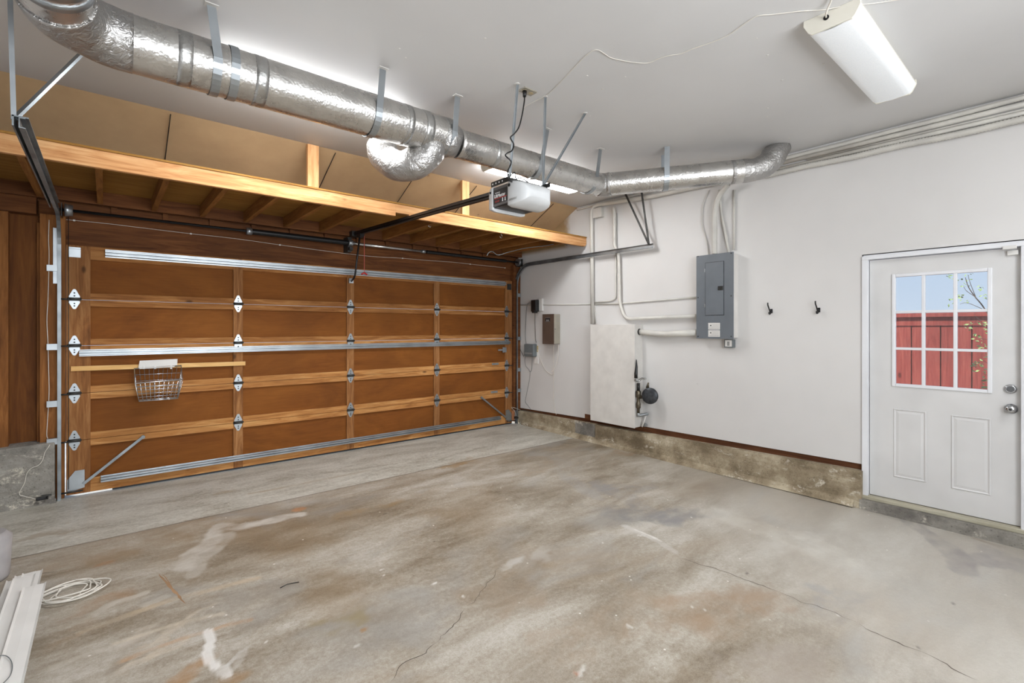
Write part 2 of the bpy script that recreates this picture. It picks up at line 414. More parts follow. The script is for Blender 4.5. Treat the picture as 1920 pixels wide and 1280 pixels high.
stroke([(470,925),(600,900),(700,880)], .03, (160,140,108), .4); stroke([(280,945),(345,935)], .03, (132,122,106), .5); stroke([(1130,885),(1200,900),(1300,930)], .1, (156,146,132), .4)
stroke([(1350,960),(1450,1000),(1550,1040)], .16, (200,196,186), .45)
# white paint spill and small spots
for (u, v, rx, ry, a, op) in [(450,1235,.02,.09,-35,.3),(720,1078,.012,.012,0,.7),
    (498,1202,.008,.008,0,.9),(531,1203,.007,.007,0,.8),(815,1094,.02,.01,0,.8),(716,1068,.012,.01,0,.8),(868,1118,.012,.012,0,.8),(1090,1258,.05,.012,20,.7),(1180,1174,.012,.03,0,.5),(1200,1004,.05,.012,-30,.5),
    (1297,970,.008,.006,0,.8),(1570,1152,.012,.01,0,.8),(1320,1142,.01,.01,0,.7),(1297,1137,.01,.008,0,.8),(1130,1017,.012,.008,0,.7),(395,1154,.01,.008,0,.7),(670,1210,.02,.012,0,.6),(938,878,.01,.006,0,.7)]:
    blob(u, v, rx, ry, a, (228,225,220), op, .35, .15, .5)
for (u, v, rx, ry, a, c) in [(682,1180,.022,.02,0,(156,112,58)),(1081,1263,.016,.016,0,(176,104,70)),(723,963,.02,.01,0,(40,34,30)),(1143,905,.01,.006,0,(60,50,44)),
                             (780,1029,.01,.008,0,(70,56,44)),(814,1015,.008,.006,0,(60,50,44)),(1400,1074,.014,.007,0,(60,54,50)),(1788,1131,.018,.006,0,(60,56,52)),(1720,1211,.02,.006,30,(60,56,52))]:
    blob(u, v, rx, ry, a, c, .8, .35, .1, .3)
at = m.n('ShaderNodeAttribute', attribute_name='stain')
inv = m.math('SUBTRACT', 1, at.outputs['Alpha'])
mulc = m.n('ShaderNodeVectorMath', operation='SCALE'); m.link(col, mulc.inputs[0]); m.link(inv, mulc.inputs['Scale'])
addc = m.n('ShaderNodeVectorMath', operation='ADD'); m.link(mulc.outputs[0], addc.inputs[0]); m.link(at.outputs['Color'], addc.inputs[1]); col = addc.outputs[0]
stroke([(389,1183),(396,1198),(391,1212),(389,1225),(396,1240),(404,1249)], .024, (226,223,218), .95, .25, .12, .2); stroke([(404,1249),(412,1260),(426,1266),(420,1250)], .026, (222,218,212), .85, .4, .12, .6)
stroke([(425,1250),(440,1232),(464,1212)], .012, (206,204,200), .6, .4, .1)
# white paint flecks
vo = m.n('ShaderNodeTexVoronoi'); vo.inputs['Scale'].default_value = 8; m.link(oc, vo.inputs['Vector'])
fl = m.math('MULTIPLY', m.mr(vo.outputs['Distance'], .035, .06, 1, 0), m.mr(m.noise(m.mapping(oc, loc=(2, 7, 0)), .9, 2), .46, .54))
col = m.mix(m.math('MULTIPLY', fl, .8), col, (226,222,214))
# cracks
cracks = MB()
def line(a, b, w, wob=.06):
    pa, pb = PF(*a), PF(*b); n = max(6, int((pb-pa).length/.02)); sd = Vector((-(pb-pa).y, (pb-pa).x, 0)).normalized(); vs = []
    for i in range(n+1):
        p = pa+(pb-pa)*i/n; e = sd*((vnoise(np.array(p.x*9+50), np.array(p.y*9+50), 77)-.5)*wob+(vnoise(np.array(p.x*40+50), np.array(p.y*40+50), 78)-.5)*wob*.35)
        ww = w*.5*(.5+float(vnoise(np.array(p.x*30+9), np.array(p.y*30+9), 79)))*(min(1, i/4, (n-i)/4)+.15)
        for q_ in (-ww, ww): x = p+e+sd*q_; vs.append((x.x, x.y, zf(x.y)+.0006))
    cracks.add(vs, [(2*i, 2*i+1, 2*i+3, 2*i+2) for i in range(n)])
line((1280,1045),(1460,1107),.0035); line((1606,1171),(1726,1224),.004); line((1726,1224),(1835,1276),.0045); line((1460,1107),(1606,1171),.002)
line((874,1139),(816,1202),.0028,.05); line((816,1202),(726,1275),.0028,.05); line((940,1060),(874,1139),.0018,.05)
line((1046,829),(1082,834),.006,.05); line((1082,834),(1104,827),.006,.05); line((60,1080),(105,1068),.006); line((1660,945),(1900,1005),.0035,.03)
joint = m.mr(m.math('ABSOLUTE', m.math('SUBTRACT', m.math('ADD', Y, m.math('MULTIPLY', mid, .03)), 4.345)), .004, .011, 1, 0)
dk = m.math('MULTIPLY', joint, .6)
col = m.mix(dk, col, (84,74,62))
m.set(col, m.mr(m.math('ADD', m.math('MULTIPLY', big, .5), m.math('MULTIPLY', fine, .5)), .35, .65, .34, .56))
m.b.inputs['Specular IOR Level'].default_value = .5
m.bump(m.math('ADD', fine, mid), .22, .008)
M['floor'] = m.m
me = bpy.data.meshes.new('floor')
vz = np.where(PYY < 5.5, -.012*(5.5-PYY), 0)
vs_ = np.stack([PXX, PYY, vz], -1).reshape(-1, 3)
idx = np.arange(nx*ny).reshape(ny, nx)
qd = np.stack([idx[:-1, :-1], idx[:-1, 1:], idx[1:, 1:], idx[1:, :-1]], -1).reshape(-1, 4)
# surrounding slab, skirt and underside
n0 = len(vs_); ex = [(XL-.2, YB-.2), (XR+.3, YB-.2), (XR+.3, 6.1), (XL-.2, 6.1)]
inn = [(GX0, GY0), (GX1, GY0), (GX1, GY1), (GX0, GY1)]
ev = [(x, y, zf(y)) for x, y in ex]+[(x, y, zf(y)) for x, y in inn]+[(x, y, -.3) for x, y in ex]
allv = np.concatenate([vs_, np.array(ev)])
fs_ = [tuple(q_) for q_ in qd.tolist()]+[(n0+i, n0+(i+1) % 4, n0+4+(i+1) % 4, n0+4+i) for i in range(4)]+[(n0+i, n0+8+i, n0+8+(i+1) % 4, n0+(i+1) % 4) for i in range(4)]+[(n0+8, n0+11, n0+10, n0+9)]
me.from_pydata(allv.tolist(), [], fs_); me.update()
att = me.color_attributes.new('stain', 'FLOAT_COLOR', 'POINT')
full = np.zeros((len(allv), 4)); full[:n0] = ACC.reshape(-1, 4); att.data.foreach_set('color', full.ravel())
me.materials.append(M['floor']); flo = bpy.data.objects.new('floor', me); C.objects.link(flo); flo['kind'] = 'structure'
cracks.build('crack', plain('crack_dark', (78,68,58), .9), flo)  # thin dark ribbons laid on the slab as cracks
cracks = MB(); line((297,1076),(350,1131),.010,.012); line((304,1076),(330,1108),.005,.012); cracks.build('rust_mark', plain('rust_mark', (158,124,92), .9, 0, .1), flo)
# ================================================================= CEILING
ce = MB(); ce.box((XL-.2, YB-.2, ZC), (XR+.12, 4.35, ZC+.016))
ceil = ce.build('ceiling', 'ceil', kind='structure')
sl = lambda y: ZC-.012-.5*(y-4.35)
ye = 4.35+(ZC-.012-2.619)/.5
MB().prism([(XL-.2, 4.345, ZC+.002), (XL-.2, ye, 2.619), (XL-.2, 5.9, 2.619), (XL-.2, 5.9, 2.64), (XL-.2, ye, 2.66), (XL-.2, 4.345, ZC+.03)], (XR-XL+.3, 0, 0)).build('sloped_panel', 'rawdry', ceil)
sm = MB()
for x in (-.85, .37, 1.59, 2.42, 3.16, 4.363):
    a = Vector((x, 4.36, sl(4.36)-.002)); b = Vector((x+.0, ye, sl(ye)-.002)); sm.bar(a, b, .006, .004, (0, .45, .9))
sm.build('panel_seam', 'darkmetal', ceil)
# screw pops and patch marks
random.seed(3)
pm = MB()
for k in range(34):
    x = random.uniform(.4, 4.5); y = random.uniform(.6, 2.6); r = random.uniform(.004, .010)
    pm.disc((x, y, ZC+.001), (0, 0, -1), r, .003, 8, [(0, r), (.002, r*.9), (.003, r*.4)])
pm.build('patch_mark', 'whitepaint', ceil)
# ================================================================= RIGHT WALL
wr = struct('wall_right')
DY0, DY1, DZ1 = PX(1914, 700, XR).y-.02, PX(1620, 700, XR).y+.005, 1.43+.60
def wz(y): return .235+(5.3-y)/(5.3-3.4)*.05 if y > 3.4 else .285+(3.4-y)/2.2*.018
wp = MB()
wp.prism([(XR, 5.55, .225), (XR, 4.1, wz(4.1)-.01), (XR, 3.4, .285), (XR, DY1, .303), (XR, DY1, ZC), (XR, 5.55, ZC)], (.12, 0, 0))
wp.build('drywall', 'wall', wr)
MB().box((XR, DY0, DZ1), (XR+.12, DY1, ZC)).build('drywall', 'wall', wr)
MB().box((XR, YB-.2, -.1), (XR+.12, DY0, ZC)).build('drywall', 'wall', wr)
MB().box((XR+.02, DY1-.01, .2), (XR+.11, 5.55, .34)).build('sill_plate', 'sill', wr)
hole = PX(1100, 782, XR)
MB().box((XR-.002, 4.0, .25), (XR-.0005, 4.22, .31)).build('torn_patch', 'sill', wr)
# stem wall along the right side
br = struct('baseboard_right')
cu = MB()
cz = lambda y: .19+(5.3-y)/(5.3-1.2)*.062
for (y0, y1, xf) in ((5.52, 4.0, XR-.03), (4.0, DY1+.0, XR-.052)):
    n = 14
    for i in range(n):
        ya = y0+(y1-y0)*i/n; yb = y0+(y1-y0)*(i+1)/n
        cu.prism([(xf, ya, cz(ya)), (XR+.11, ya, cz(ya)), (XR+.11, ya, -.12), (xf-.012, ya, -.12), (xf-.004, ya, zf(ya)+.05)], (0, yb-ya, cz(yb)-cz(ya)))
cu.build('stem_wall', 'curb', br)
fil = MB()
fil.prism([(XR-.04, 5.4, .05), (XR-.10, 5.4, -.02), (XR-.04, 5.4, -.05)], (0, DY1+.05-5.4, -.02))
fil.build('mortar_fillet', 'curb', br)
MB().box((XR-.034, 4.02, -.02), (XR-.028, 4.36, cz(4.2)-.004)).build('grey_repair', 'curbgrey', br, label='grey mortar repair')
# ================================================================= OTHER WALLS
wb = struct('wall_back')
q = MB()   # unseen window added behind the viewer, with an area lamp outside for fill
wx0, wx1, wz0, wz1 = -.3, 2.7, .9, 2.5
q.box((XL-.2, YB-.12, -.2), (wx0, YB, ZC)); q.box((wx1, YB-.12, -.2), (XR+.12, YB, ZC)); q.box((wx0, YB-.12, -.2), (wx1, YB, wz0)); q.box((wx0, YB-.12, wz1), (wx1, YB, ZC)); q.build('drywall', 'ceil', wb)
w1 = struct('added_window_1')
q = MB(); q.box((wx0, YB-.1, wz0), (wx0+.05, YB+.01, wz1)); q.box((wx1-.05, YB-.1, wz0), (wx1, YB+.01, wz1)); q.box((wx0, YB-.1, wz0), (wx1, YB+.01, wz0+.05)); q.box((wx0, YB-.1, wz1-.05), (wx1, YB+.01, wz1)); q.box(((wx0+wx1)/2-.03, YB-.08, wz0), ((wx0+wx1)/2+.03, YB, wz1)); q.build('window_frame', 'trimwhite', w1)
MB().box((wx0, YB-.06, wz0), (wx1, YB-.055, wz1)).build('glass_pane', 'glass', w1)
al = bpy.data.lights.new('window_fill_light', 'AREA'); al.shape = 'RECTANGLE'; al.size = wx1-wx0; al.size_y = wz1-wz0; al.energy = WIN_FILL
ao = bpy.data.objects.new('window_fill_light', al); C.objects.link(ao); ao.location = ((wx0+wx1)/2, YB-.35, (wz0+wz1)/2); ao.rotation_euler = (PI/2, 0, 0)
al.color = (.93, .965, 1)
wl = struct('wall_left'); MB().box((XL-.12, YB-.1, -.2), (XL, 5.7, ZC)).build('drywall', 'ceil', wl)
# front wall: framing left of the garage door, header above, wood strip at the right corner
wf = struct('wall_front')
MB().box((-.33, 5.54, -.1), (-.264, 5.63, .48)).build('jamb_edge', 'stud', wf)
MB().box((XL-.1, 5.62, .3), (-.3, 5.66, 2.75)).build('sheathing', 'sheath', wf)
MB().box((-.41, 5.52, .47), (-.255, 5.61, 2.37)).build('jamb_board', 'stud', wf)
MB().box((-.43, 5.57, .47), (-.412, 5.62, 2.30)).build('jamb_edge', 'stud', wf)
MB().box((-.655, 5.535, .47), (-.592, 5.62, 2.42)).build('stud', 'stud', wf)
MB().box((-.72, 5.50, 2.36), (-.43, 5.62, 2.50)).build('top_plate', 'header', wf)
MB().box((4.665, 5.50, .2), (4.797, 5.60, 2.37)).build('jamb_board', 'header', wf)
MB().box((4.797, 5.56, -.1), (4.92, 5.7, 3.0)).build('corner_board', 'header', wf)
MB().box((-.40, 5.575, 2.13), (4.79, 5.64, 2.352)).build('lower_header', 'header', wf)
MB().box((-.42, 5.575, 2.35), (4.79, 5.63, 2.485)).build('upper_header', 'header', wf)
MB().box((XL, 5.60, 2.485), (4.79, 5.66, 2.9)).build('soffit_board', 'header', wf)
random.seed(5)
for k in range(12):
    x = .06+k*.372
    MB().box((x-.02, 5.55, 2.42), (x+.02, 5.60, 2.50)).build('block', 'header', wf)
# stem wall left of the garage door
bf = struct('baseboard_front')
cb = MB()
p0 = PY(0, 838, 5.5); p1 = PY(108, 830, 5.5)
cb.prism([(XL, 5.47, .475), (-.318, 5.47, .49), (-.318, 5.64, .50), (XL, 5.64, .49)], (0, 0, -.6))
cb.build('stem_wall', 'curbgrey', bf, bevel=.008)
MB().prism([(XL, 5.47, .03), (XL, 5.40, -.03), (XL, 5.47, -.03)], (-.31-XL, 0, 0)).build('mortar_fillet', 'curbgrey', bf)
# ================================================================= SIDE DOOR (door_2)
XD = XR+.03
d2 = struct('door_2', (XD, 0, 0)); tag(d2, 'white half-glass side entry door with nine panes', 'door')
def yx(u, x=XD): return PX(u, 600, x).y
def zx(u, v, x=XD): return PX(u, v, x).z
yl, yr = yx(1631), yx(1914)
zb, zt = zx(1631, 925.5), zx(1631, 488.5)
gl0, gl1 = yx(1676), yx(1856); gz0, gz1 = zx(1676, 721), zx(1676, 517)
le = MB()     # leaf around the glass
TK = .044
for a, b in (((yl, zb), (gl0, zt)), ((gl1, zb), (yr, zt)), ((gl0, zb), (gl1, gz0)), ((gl0, gz1), (gl1, zt))):
    le.box((XD, a[0], a[1]), (XD+TK, b[0], b[1]))
le.build('door_leaf', 'doorwhite', d2)
fr = MB(); w = .028
e_ = .012   # the frame laps onto the leaf all round
for a, b in (((gl0+e_, gz0-e_), (gl0-e_, gz1+e_)), ((gl1-e_, gz0-e_), (gl1+e_, gz1+e_)), ((gl0-e_, gz0-e_), (gl1+e_, gz0+e_)), ((gl0-e_, gz1-e_), (gl1+e_, gz1+e_))):
    fr.box((XD-.010, a[0], a[1]), (XD+.02, b[0], b[1]))
wf_ = fr.build('window_frame', 'trimwhite', d2, bevel=.004)
gw = (gl1-gl0)/3; gh = (gz1-gz0)/3
mu = MB()
for k in (1, 2):
    mu.box((XD-.006, gl0+gw*k-.011, gz0), (XD+.02, gl0+gw*k+.011, gz1))
    mu.box((XD-.005, gl0, gz0+gh*k-.010), (XD+.019, gl1, gz0+gh*k+.010))
mu.build('muntin', 'trimwhite', wf_, bevel=.003)
MB().box((XD+.018, gl0, gz0), (XD+.022, gl1, gz1)).build('glass_pane', 'glass', d2)
def raised(u0, u1, v0, v1):
    a, b = yx(u0), yx(u1); z0, z1 = zx(u0, v1), zx(u0, v0); q = MB()
    q2 = .014
    def ring(off, x, off2, x2):
        A = [(x, a-off, z0+off), (x, b+off, z0+off), (x, b+off, z1-off), (x, a-off, z1-off)]
        B = [(x2, a-off2, z0+off2), (x2, b+off2, z0+off2), (x2, b+off2, z1-off2), (x2, a-off2, z1-off2)]
        q.add(A+B, [(i, (i+1) % 4, 4+(i+1) % 4, 4+i) for i in range(4)])
        return B
    ring(0, XD-.0005, .006, XD-.006); ring(.006, XD-.006, .016, XD-.0005); B = ring(.016, XD-.0005, .034, XD-.004)
    q.add(B, [(0, 1, 2, 3)])
    q.build('raised_panel', 'doorwhite', d2)
raised(1675, 1737, 765, 893); raised(1783, 1858, 777, 915)
kp = PX(1896, 766, XD); dp = PX(1895, 729, XD)
kb = MB(); kb.disc((XD, kp.y, kp.z), (-1, 0, 0), .03, .06, 24, [(0, .034), (.006, .034), (.008, .014), (.026, .013), (.034, .024), (.046, .028), (.056, .024), (.06, .012)])
kb.build('door_knob', 'chrome', d2)
db = MB(); db.disc((XD, dp.y, dp.z), (-1, 0, 0), .03, .02, 24, [(0, .032), (.012, .031), (.018, .024)])
dbo = db.build('deadbolt', 'chrome', d2)
MB().disc((XD-.016, dp.y, dp.z), (-1, 0, 0), .02, .01, 20, [(0, .021), (.006, .019)]).build('thumb_turn', 'chassis', dbo)
MB().disc((XD-.058, kp.y, kp.z), (-1, 0, 0), .02, .01, 12, [(0, .009), (.005, .008)]).build('turn_button', 'darkmetal', [o for o in d2.children if o.name.startswith('door_knob')][0])
# frame, casing, threshold
t1 = struct('trim_1')
yc0, yc1 = PX(1616.5, 600, XR).y, DY0-.06
cs = MB()
cs.box((XR-.014, yc0, zb-.02), (XR-.001, yl+.006, zt+.004)); cs.box((XR-.014, yr-.003, zb-.03), (XR-.001, yr-.075, zt+.004)); cs.box((XR-.014, yc0, zt+.004), (XR-.001, yr-.075, zt+.034))
cs.build('door_casing', 'trimwhite', t1, bevel=.003)
jm = MB(); jm.box((XR, yl+.004, zb-.02), (XR+.12, yc0+.0, zt+.03)); jm.box((XR, yr-.001, zb-.02), (XR+.13, yr-.06, zt+.03)); jm.box((XR, yc0, zt+.005), (XR+.12, yr-.04, zt+.05))
jm.build('door_jamb', 'trimwhite', t1)
MB().box((XR-.03, yc0-.005, zb-.035), (XR+.12, yr-.09, zb-.006)).build('threshold', 'thresh', t1, bevel=.005)
st_ = MB(); st_.prism([(XR-.07, 0, zf(.7)-.1), (XR-.06, 0, zb-.036), (XR+.12, 0, zb-.03), (XR+.12, 0, -.2)], (0, yc0+.005, 0))
st_.v = [v if abs(v.y) > 1e-6 else Vector((v.x, YB, v.z)) for v in st_.v]
st_.build('concrete_step', 'curbgrey', t1)
# magnetic contact sensor on the top corner
sp0 = PX(1900, 466, XR-.0)
cs_ = thing('contact_sensor', (XD-.002, yr+.04, zt-.03), 'small white two-piece contact sensor at top corner of the white side door', 'sensor')
MB().box((XR-.03, yr+.015, zt-.012), (XR-.014, yr+.085, zt+.012)).build('magnet', 'whiteplastic', cs_, bevel=.003)
MB().box((XD-.022, yr+.01, zt-.05), (XD, yr+.065, zt-.018)).build('switch_body', 'whiteplastic', cs_, bevel=.003)
# ================================================================= OUTSIDE
g = MB(); g.box((XR+.12, -6, -.35), (14, 12, -.25)); g.build('ground', 'curbgrey', kind='structure')
g = MB(); g.box((-6, 6.1, -.1), (XR+.12, 14, -.012)); g.build('ground', plain('driveway', (200,198,190), .8), kind='structure')
M['fencewood'] = wood('red_stained_cedar', (140,58,50), (182,84,72), (202,106,90), 2, .8, .7, True)
FX = 6.5
zft = PX(1760, 590, FX).z
fe = thing('board_fence', (FX, 1, -.25), 'red stained wooden board fence seen through the side door panes', 'fence')
y = -.9; k = 0
bds = MB(); dk_ = MB()
while y < 3.4:
    bds.box((FX, y, -.25), (FX+.018, y+.222, zft-.02)); y += .232; k += 1
bds.build('board', 'fencewood', fe)
MB().box((FX+.02, -1, -.25), (FX+.04, 3.5, zft-.03)).build('dark_gap_sheet', 'sill', fe)  # dark sheet added so the gaps between boards look shaded
MB().box((FX-.03, -1, zft-.02), (FX+.07, 3.5, zft+.02)).build('cap_rail', 'fencewood', fe)
MB().box((FX-.008, -1, zft-.11), (FX, 3.5, zft-.02)).build('fascia_board', 'fencewood', fe)
# shrub
M['leaf'] = plain('variegated_leaf', (172,196,120), .6, 0, .25, 30)
M['bark'] = plain('grey_bark', (112,96,84), .8, 0, .2, 30)
SX = 5.9
sh = thing('shrub', tuple(PX(1895, 700, SX))[:2]+(-.25,), 'thin branched shrub with pale green leaves between door and red fence', 'shrub')
br_ = MB()
q = lambda u, v: PX(u, v, SX)
main_pts = curve([(q(1900, 700).x, q(1900, 700).y, -.25), q(1890, 660), q(1848, 582), q(1828, 556), q(1816, 538), q(1810, 520)], 6)
br_.tube(main_pts, lambda i: .008-.0055*i/len(main_pts), 6)
for a in ([q(1828,556), q(1812,545), q(1806,535)], [q(1829,556), q(1819,530), q(1815,515)], [q(1880,640), q(1850,636), q(1832,634)], [q(1885,660), q(1848,612), q(1826,590)], [q(1888,700), q(1856,684), q(1838,672)],
          [q(1890,700), q(1860,705), q(1842,700)], [q(1868,615), q(1845,600), q(1815,610)], [q(1848,582), q(1815,568), q(1800,570)]):
    c_ = curve(a, 5); br_.tube(c_, lambda i: .003-.0018*i/len(c_), 5)
br_.build('branch', 'bark', sh)
lv = MB(); random.seed(11)
for (u, v, n, s) in [(1818,612,10,6),(1834,633,12,8),(1842,648,6,5),(1835,680,12,7),(1830,690,7,5),(1848,697,10,7),(1842,712,9,7),(1848,725,8,5),(1810,530,9,8),(1800,560,9,8),(1806,556,7,10),(1838,540,6,5),(1845,556,6,4),(1784,518,6,6),(1786,566,5,5),(1846,610,8,8),(1850,622,6,5),(1818,515,5,6),(1850,668,6,8)]:
    for k in range(n):
        p = q(u+random.uniform(-s, s), v+random.uniform(-s, s))+Vector((random.uniform(-.12, .12), 0, 0))
        a = Vector((random.uniform(-1, 1), random.uniform(-1, 1), random.uniform(-.6, .4))).normalized(); b = a.orthogonal().normalized()
        L = random.uniform(.022, .04); W = L*.3; nn = a.cross(b)*L*.12
        lv.add([p, p+a*L*.5+b*W, p+a*L, p+a*L*.5-b*W, p+a*L*.5+nn], [(0, 1, 4), (1, 2, 4), (2, 3, 4), (3, 0, 4)])
lv.build('foliage', 'leaf', sh)
# ================================================================= GARAGE DOOR (door_1)
GY = 5.53
gx0, gx1 = -.252, 4.655
gd = struct('door_1', (2.2, GY, 0)); tag(gd, 'closed wooden sectional garage door with hardboard panels and steel hinges', 'garage door')
ZS = [.018, .474, .8745, 1.28, 1.6736, 2.135]
HX = [-.2, 1.03, 2.19, 3.355, 4.55]
for i in range(5):
    z0, z1 = ZS[i]+.0015, ZS[i+1]-.0015
    bt = .12 if i == 0 else .056; tp = .115 if i == 4 else .055
    st = MB(); rl = MB()
    rl.box((gx0+.12, GY, z0), (gx1-.1, GY+.035, z0+bt)); rl.box((gx0+.12, GY, z1-tp), (gx1-.1, GY+.035, z1))
    for k, x in enumerate(HX):
        a, b = (gx0, gx0+.155) if k == 0 else ((gx1-.13, gx1) if k == 4 else (x-.043, x+.043))
        st.box((a, GY-.001, z0), (b, GY+.035, z1))
    pn = MB().box((gx0+.14, GY+.022, z0+bt-.01), (gx1-.1, GY+.03, z1-tp+.01)).build('hardboard_panel', 'hardboard', gd)
    rl.build('rail', 'door_rail_worn' if i < 3 else 'door_rail', pn, bevel=.002); st.build('stile', 'door_stile', pn, bevel=.002)
def strut(name, x0, x1, zc, h, dep, flat=False):
    q = MB(); y0 = GY-.001; d = dep
    prof = [(0, -h/2), (-.003, -h/2), (-.003, -h*.36), (-d, -h*.28), (-d, -h*.1), (-d*.55, -h*.04), (-d*.55, h*.04), (-d, h*.1), (-d, h*.28), (-.003, h*.36), (-.003, h/2), (0, h/2)]
    q.prism([(x0, y0+a, zc+b) for a, b in prof], (x1-x0, 0, 0)); return q.build(name, 'galv', gd)
strut('strut', .0, 4.52, 2.085, .07, .035)
strut('strut', -.17, 4.60, 1.218, .058, .035)
strut('strut', -.03, 4.42, .115, .06, .04)
# hinges
def diamond(q, cx, y, z0, z1, w, th=.004):
    h = z1-z0
    q.prism([(cx-w*.42, y, z0), (cx+w*.42, y, z0), (cx+w*.5, y, z0+h*.25), (cx+w*.14, y, z1-h*.05), (cx, y, z1), (cx-w*.14, y, z1-h*.05), (cx-w*.5, y, z0+h*.25)], (0, -th, 0))
hinge0 = None
for i in range(1, 5):
    for k, x in enumerate(HX):
        z = ZS[i]
        if hinge0 is None:
            q = MB(); diamond(q, 0, GY-.001, z+.004, z+.088, .072); diamond(q, 0, GY-.001, z-.006, z-.082, .072)
            q2 = [Vector((p.x, p.y, p.z)) for p in q.v]; q.v = [Vector((p.x+x, p.y, p.z)) for p in q2]
            h0 = q.build('hinge', 'galv', gd, origin=(x, GY, z))
            r = MB(); r.tube([(x-.045, GY-.014, z+.004), (x+.045, GY-.014, z+.004)], .0085, 10); r.box((x-.04, GY-.012, z-.012), (x+.04, GY-.003, z+.016))
            r0 = r.build('knuckle', 'darkmetal', h0, origin=(x, GY, z))
            b = MB()
            for dz in (.055, .03, -.035, -.055): b.disc((x, GY-.005, z+dz), (0, -1, 0), .006, .004, 8)
            b0 = b.build('bolt', 'darkmetal', h0, origin=(x, GY, z)); hinge0 = h0
        else:
            h = h0.copy(); C.objects.link(h); h.location = Vector((x, GY, z))-wloc(gd)
            for ch in (r0, b0):
                c = ch.copy(); C.objects.link(c); c.parent = h
        if k in (0, 4):
            s = -1 if k == 0 else 1
            MB().tube([(x+s*.03, GY-.03, z), (x+s*(.085 if k == 0 else .1), GY-.03, z)], .006, 8).build('roller_shaft', 'darkmetal', gd)
# corner plates
q = MB().box((-.235, GY-.006, 2.035), (-.16, GY-.001, 2.11)); q.box((-.235, GY-.02, 2.10), (-.16, GY-.006, 2.115)); q.box((-.235, GY-.02, 2.03), (-.16, GY-.006, 2.045)); q.build('top_bracket', 'galv', gd)
MB().box((4.56, GY-.006, 2.0), (4.64, GY-.001, 2.09)).build('top_bracket', 'darkmetal', gd)
for s, x in ((1, -.245), (-1, 4.64)):
    MB().prism([(x, GY-.004, .04), (x+s*.11, GY-.004, .07), (x+s*.11, GY-.004, .22), (x+s*.05, GY-.004, .22), (x, GY-.004, .15)], (0, -.006, 0)).build('bottom_bracket', 'galv', gd)
    MB().tube([(x-s*.06, GY-.03, .05), (x+s*.1, GY-.03, .05)], .007, 8).build('roller_shaft', 'darkmetal', gd)
    a = Vector((x+s*.1, GY-.02, .10)); b = PY(268, 819, GY-.012) if s == 1 else PY(903, 745, GY-.012)
    q = MB().bar(a, b, .006, .022, (0, 0, 1)); q.disc((b.x, GY-.002, b.z), (0, -1, 0), .016, .02, 10); q.build('corner_brace', 'track', gd)
# pale strip nailed to the door, lift handles, latch
a, b = PY(133, 691, GY-.002), PY(459.5, 681, GY-.002)
MB().bar(a+Vector((0, -.008, 0)), b+Vector((0, -.008, 0)), .014, .040, (0, 0, 1)).build('nailed_strip', 'strip', gd, label='pale narrow board nailed across door')
for (u, v) in ((928, 682), (926, 734.5)):
    p = PY(u, v, GY-.001); MB().box((p.x-.06, GY-.016, p.z-.014), (p.x+.06, GY-.001, p.z+.014)).build('lift_handle', 'galv', gd, bevel=.005)
p = PY(945, 656, GY-.001); q = MB().box((p.x-.03, GY-.012, p.z-.035), (p.x+.04, GY, p.z+.04)); q.box((p.x-.12, GY-.02, p.z-.008), (p.x-.02, GY-.006, p.z+.014)); q.build('latch', 'galv', gd, bevel=.002)
MB().box((gx0+.3, GY+.002, .006), (gx1, GY+.03, .02)).build('bottom_seal', 'black', gd)
# ================================================================= TRACKS
def track(x, side, zh, label):
    "side -1: left of the door. C-channel"
    t = thing('door_track', (x, GY-.03, 0), label, 'track', 'pair of garage door tracks')
    w, d = .022, .048
    yv = GY-.032; R = .30; yend = 3.14
    path = [(x, yv, .0), (x, yv, zh-R)]
    for k in range(1, 9):
        a = PI/2*k/8; path.append((x, yv-R+R*math.cos(a), zh-R+R*math.sin(a)))
    path = [Vector(p) for p in path]; path.append(Vector((x, yend, zh)))
    def chan(pts, mat, nm):
        q = MB(); n = len(pts); secs = []
        for i, p in enumerate(pts):
            tn = (pts[min(i+1, n-1)]-pts[max(i-1, 0)]).normalized(); nn = Vector((1, 0, 0)).cross(tn).normalized(); ex = Vector((-side, 0, 0))
            o = -side
            base = p+Vector((side*w/2, 0, 0))
            secs.append([base+nn*(-d/2)+ex*w, base+nn*(-d/2), base+nn*(d/2), base+nn*(d/2)+ex*w, base+nn*(d/2-.004)+ex*w, base+nn*(d/2-.004)+ex*.004, base+nn*(-d/2+.004)+ex*.004, base+nn*(-d/2+.004)+ex*w])
        m_ = 8; vs = [p for s_ in secs for p in s_]
        fs = [(i*m_+k, i*m_+(k+1) % m_, (i+1)*m_+(k+1) % m_, (i+1)*m_+k) for i in range(n-1) for k in range(m_)]
        fs += [tuple(range(m_-1, -1, -1)), tuple((n-1)*m_+k for k in range(m_))]
        q.add(vs, fs); return q.build(nm, mat, t)
    chan(path[:2], 'track', 'vertical_track'); chan(path[1:], 'track', 'horizontal_track')
    for z in (.47, .78, 1.25, 1.9):
        MB().box((x+side*.012, GY-.05, z), (x+side*.075, GY-.012, z+.05)).build('bracket', 'galv', t)
    return t, path
trk, pth = track(-.292, -1, 2.37, 'steel door track left of garage door, end hung from ceiling beside foil duct')
MB().box((-.33, 5.50, 1.80), (-.30, 5.515, 2.26)).build('flag_bracket', 'galv', trk)
ang = MB(); ang.box((-.325, 3.14, 2.352), (-.318, 5.1, 2.40)); ang.box((-.325, 3.14, 2.394), (-.27, 5.1, 2.40)); ang.build('angle_stiffener', 'track', trk)
e = Vector((-.32, 3.16, 2.385))
tp = Vector((e.x-.01, 3.12, ZC))
MB().bar(e, tp, .018, .006, (0, 1, 0)).build('hanger_strut', 'galv', trk)
tp = PZ(150, 95, ZC)
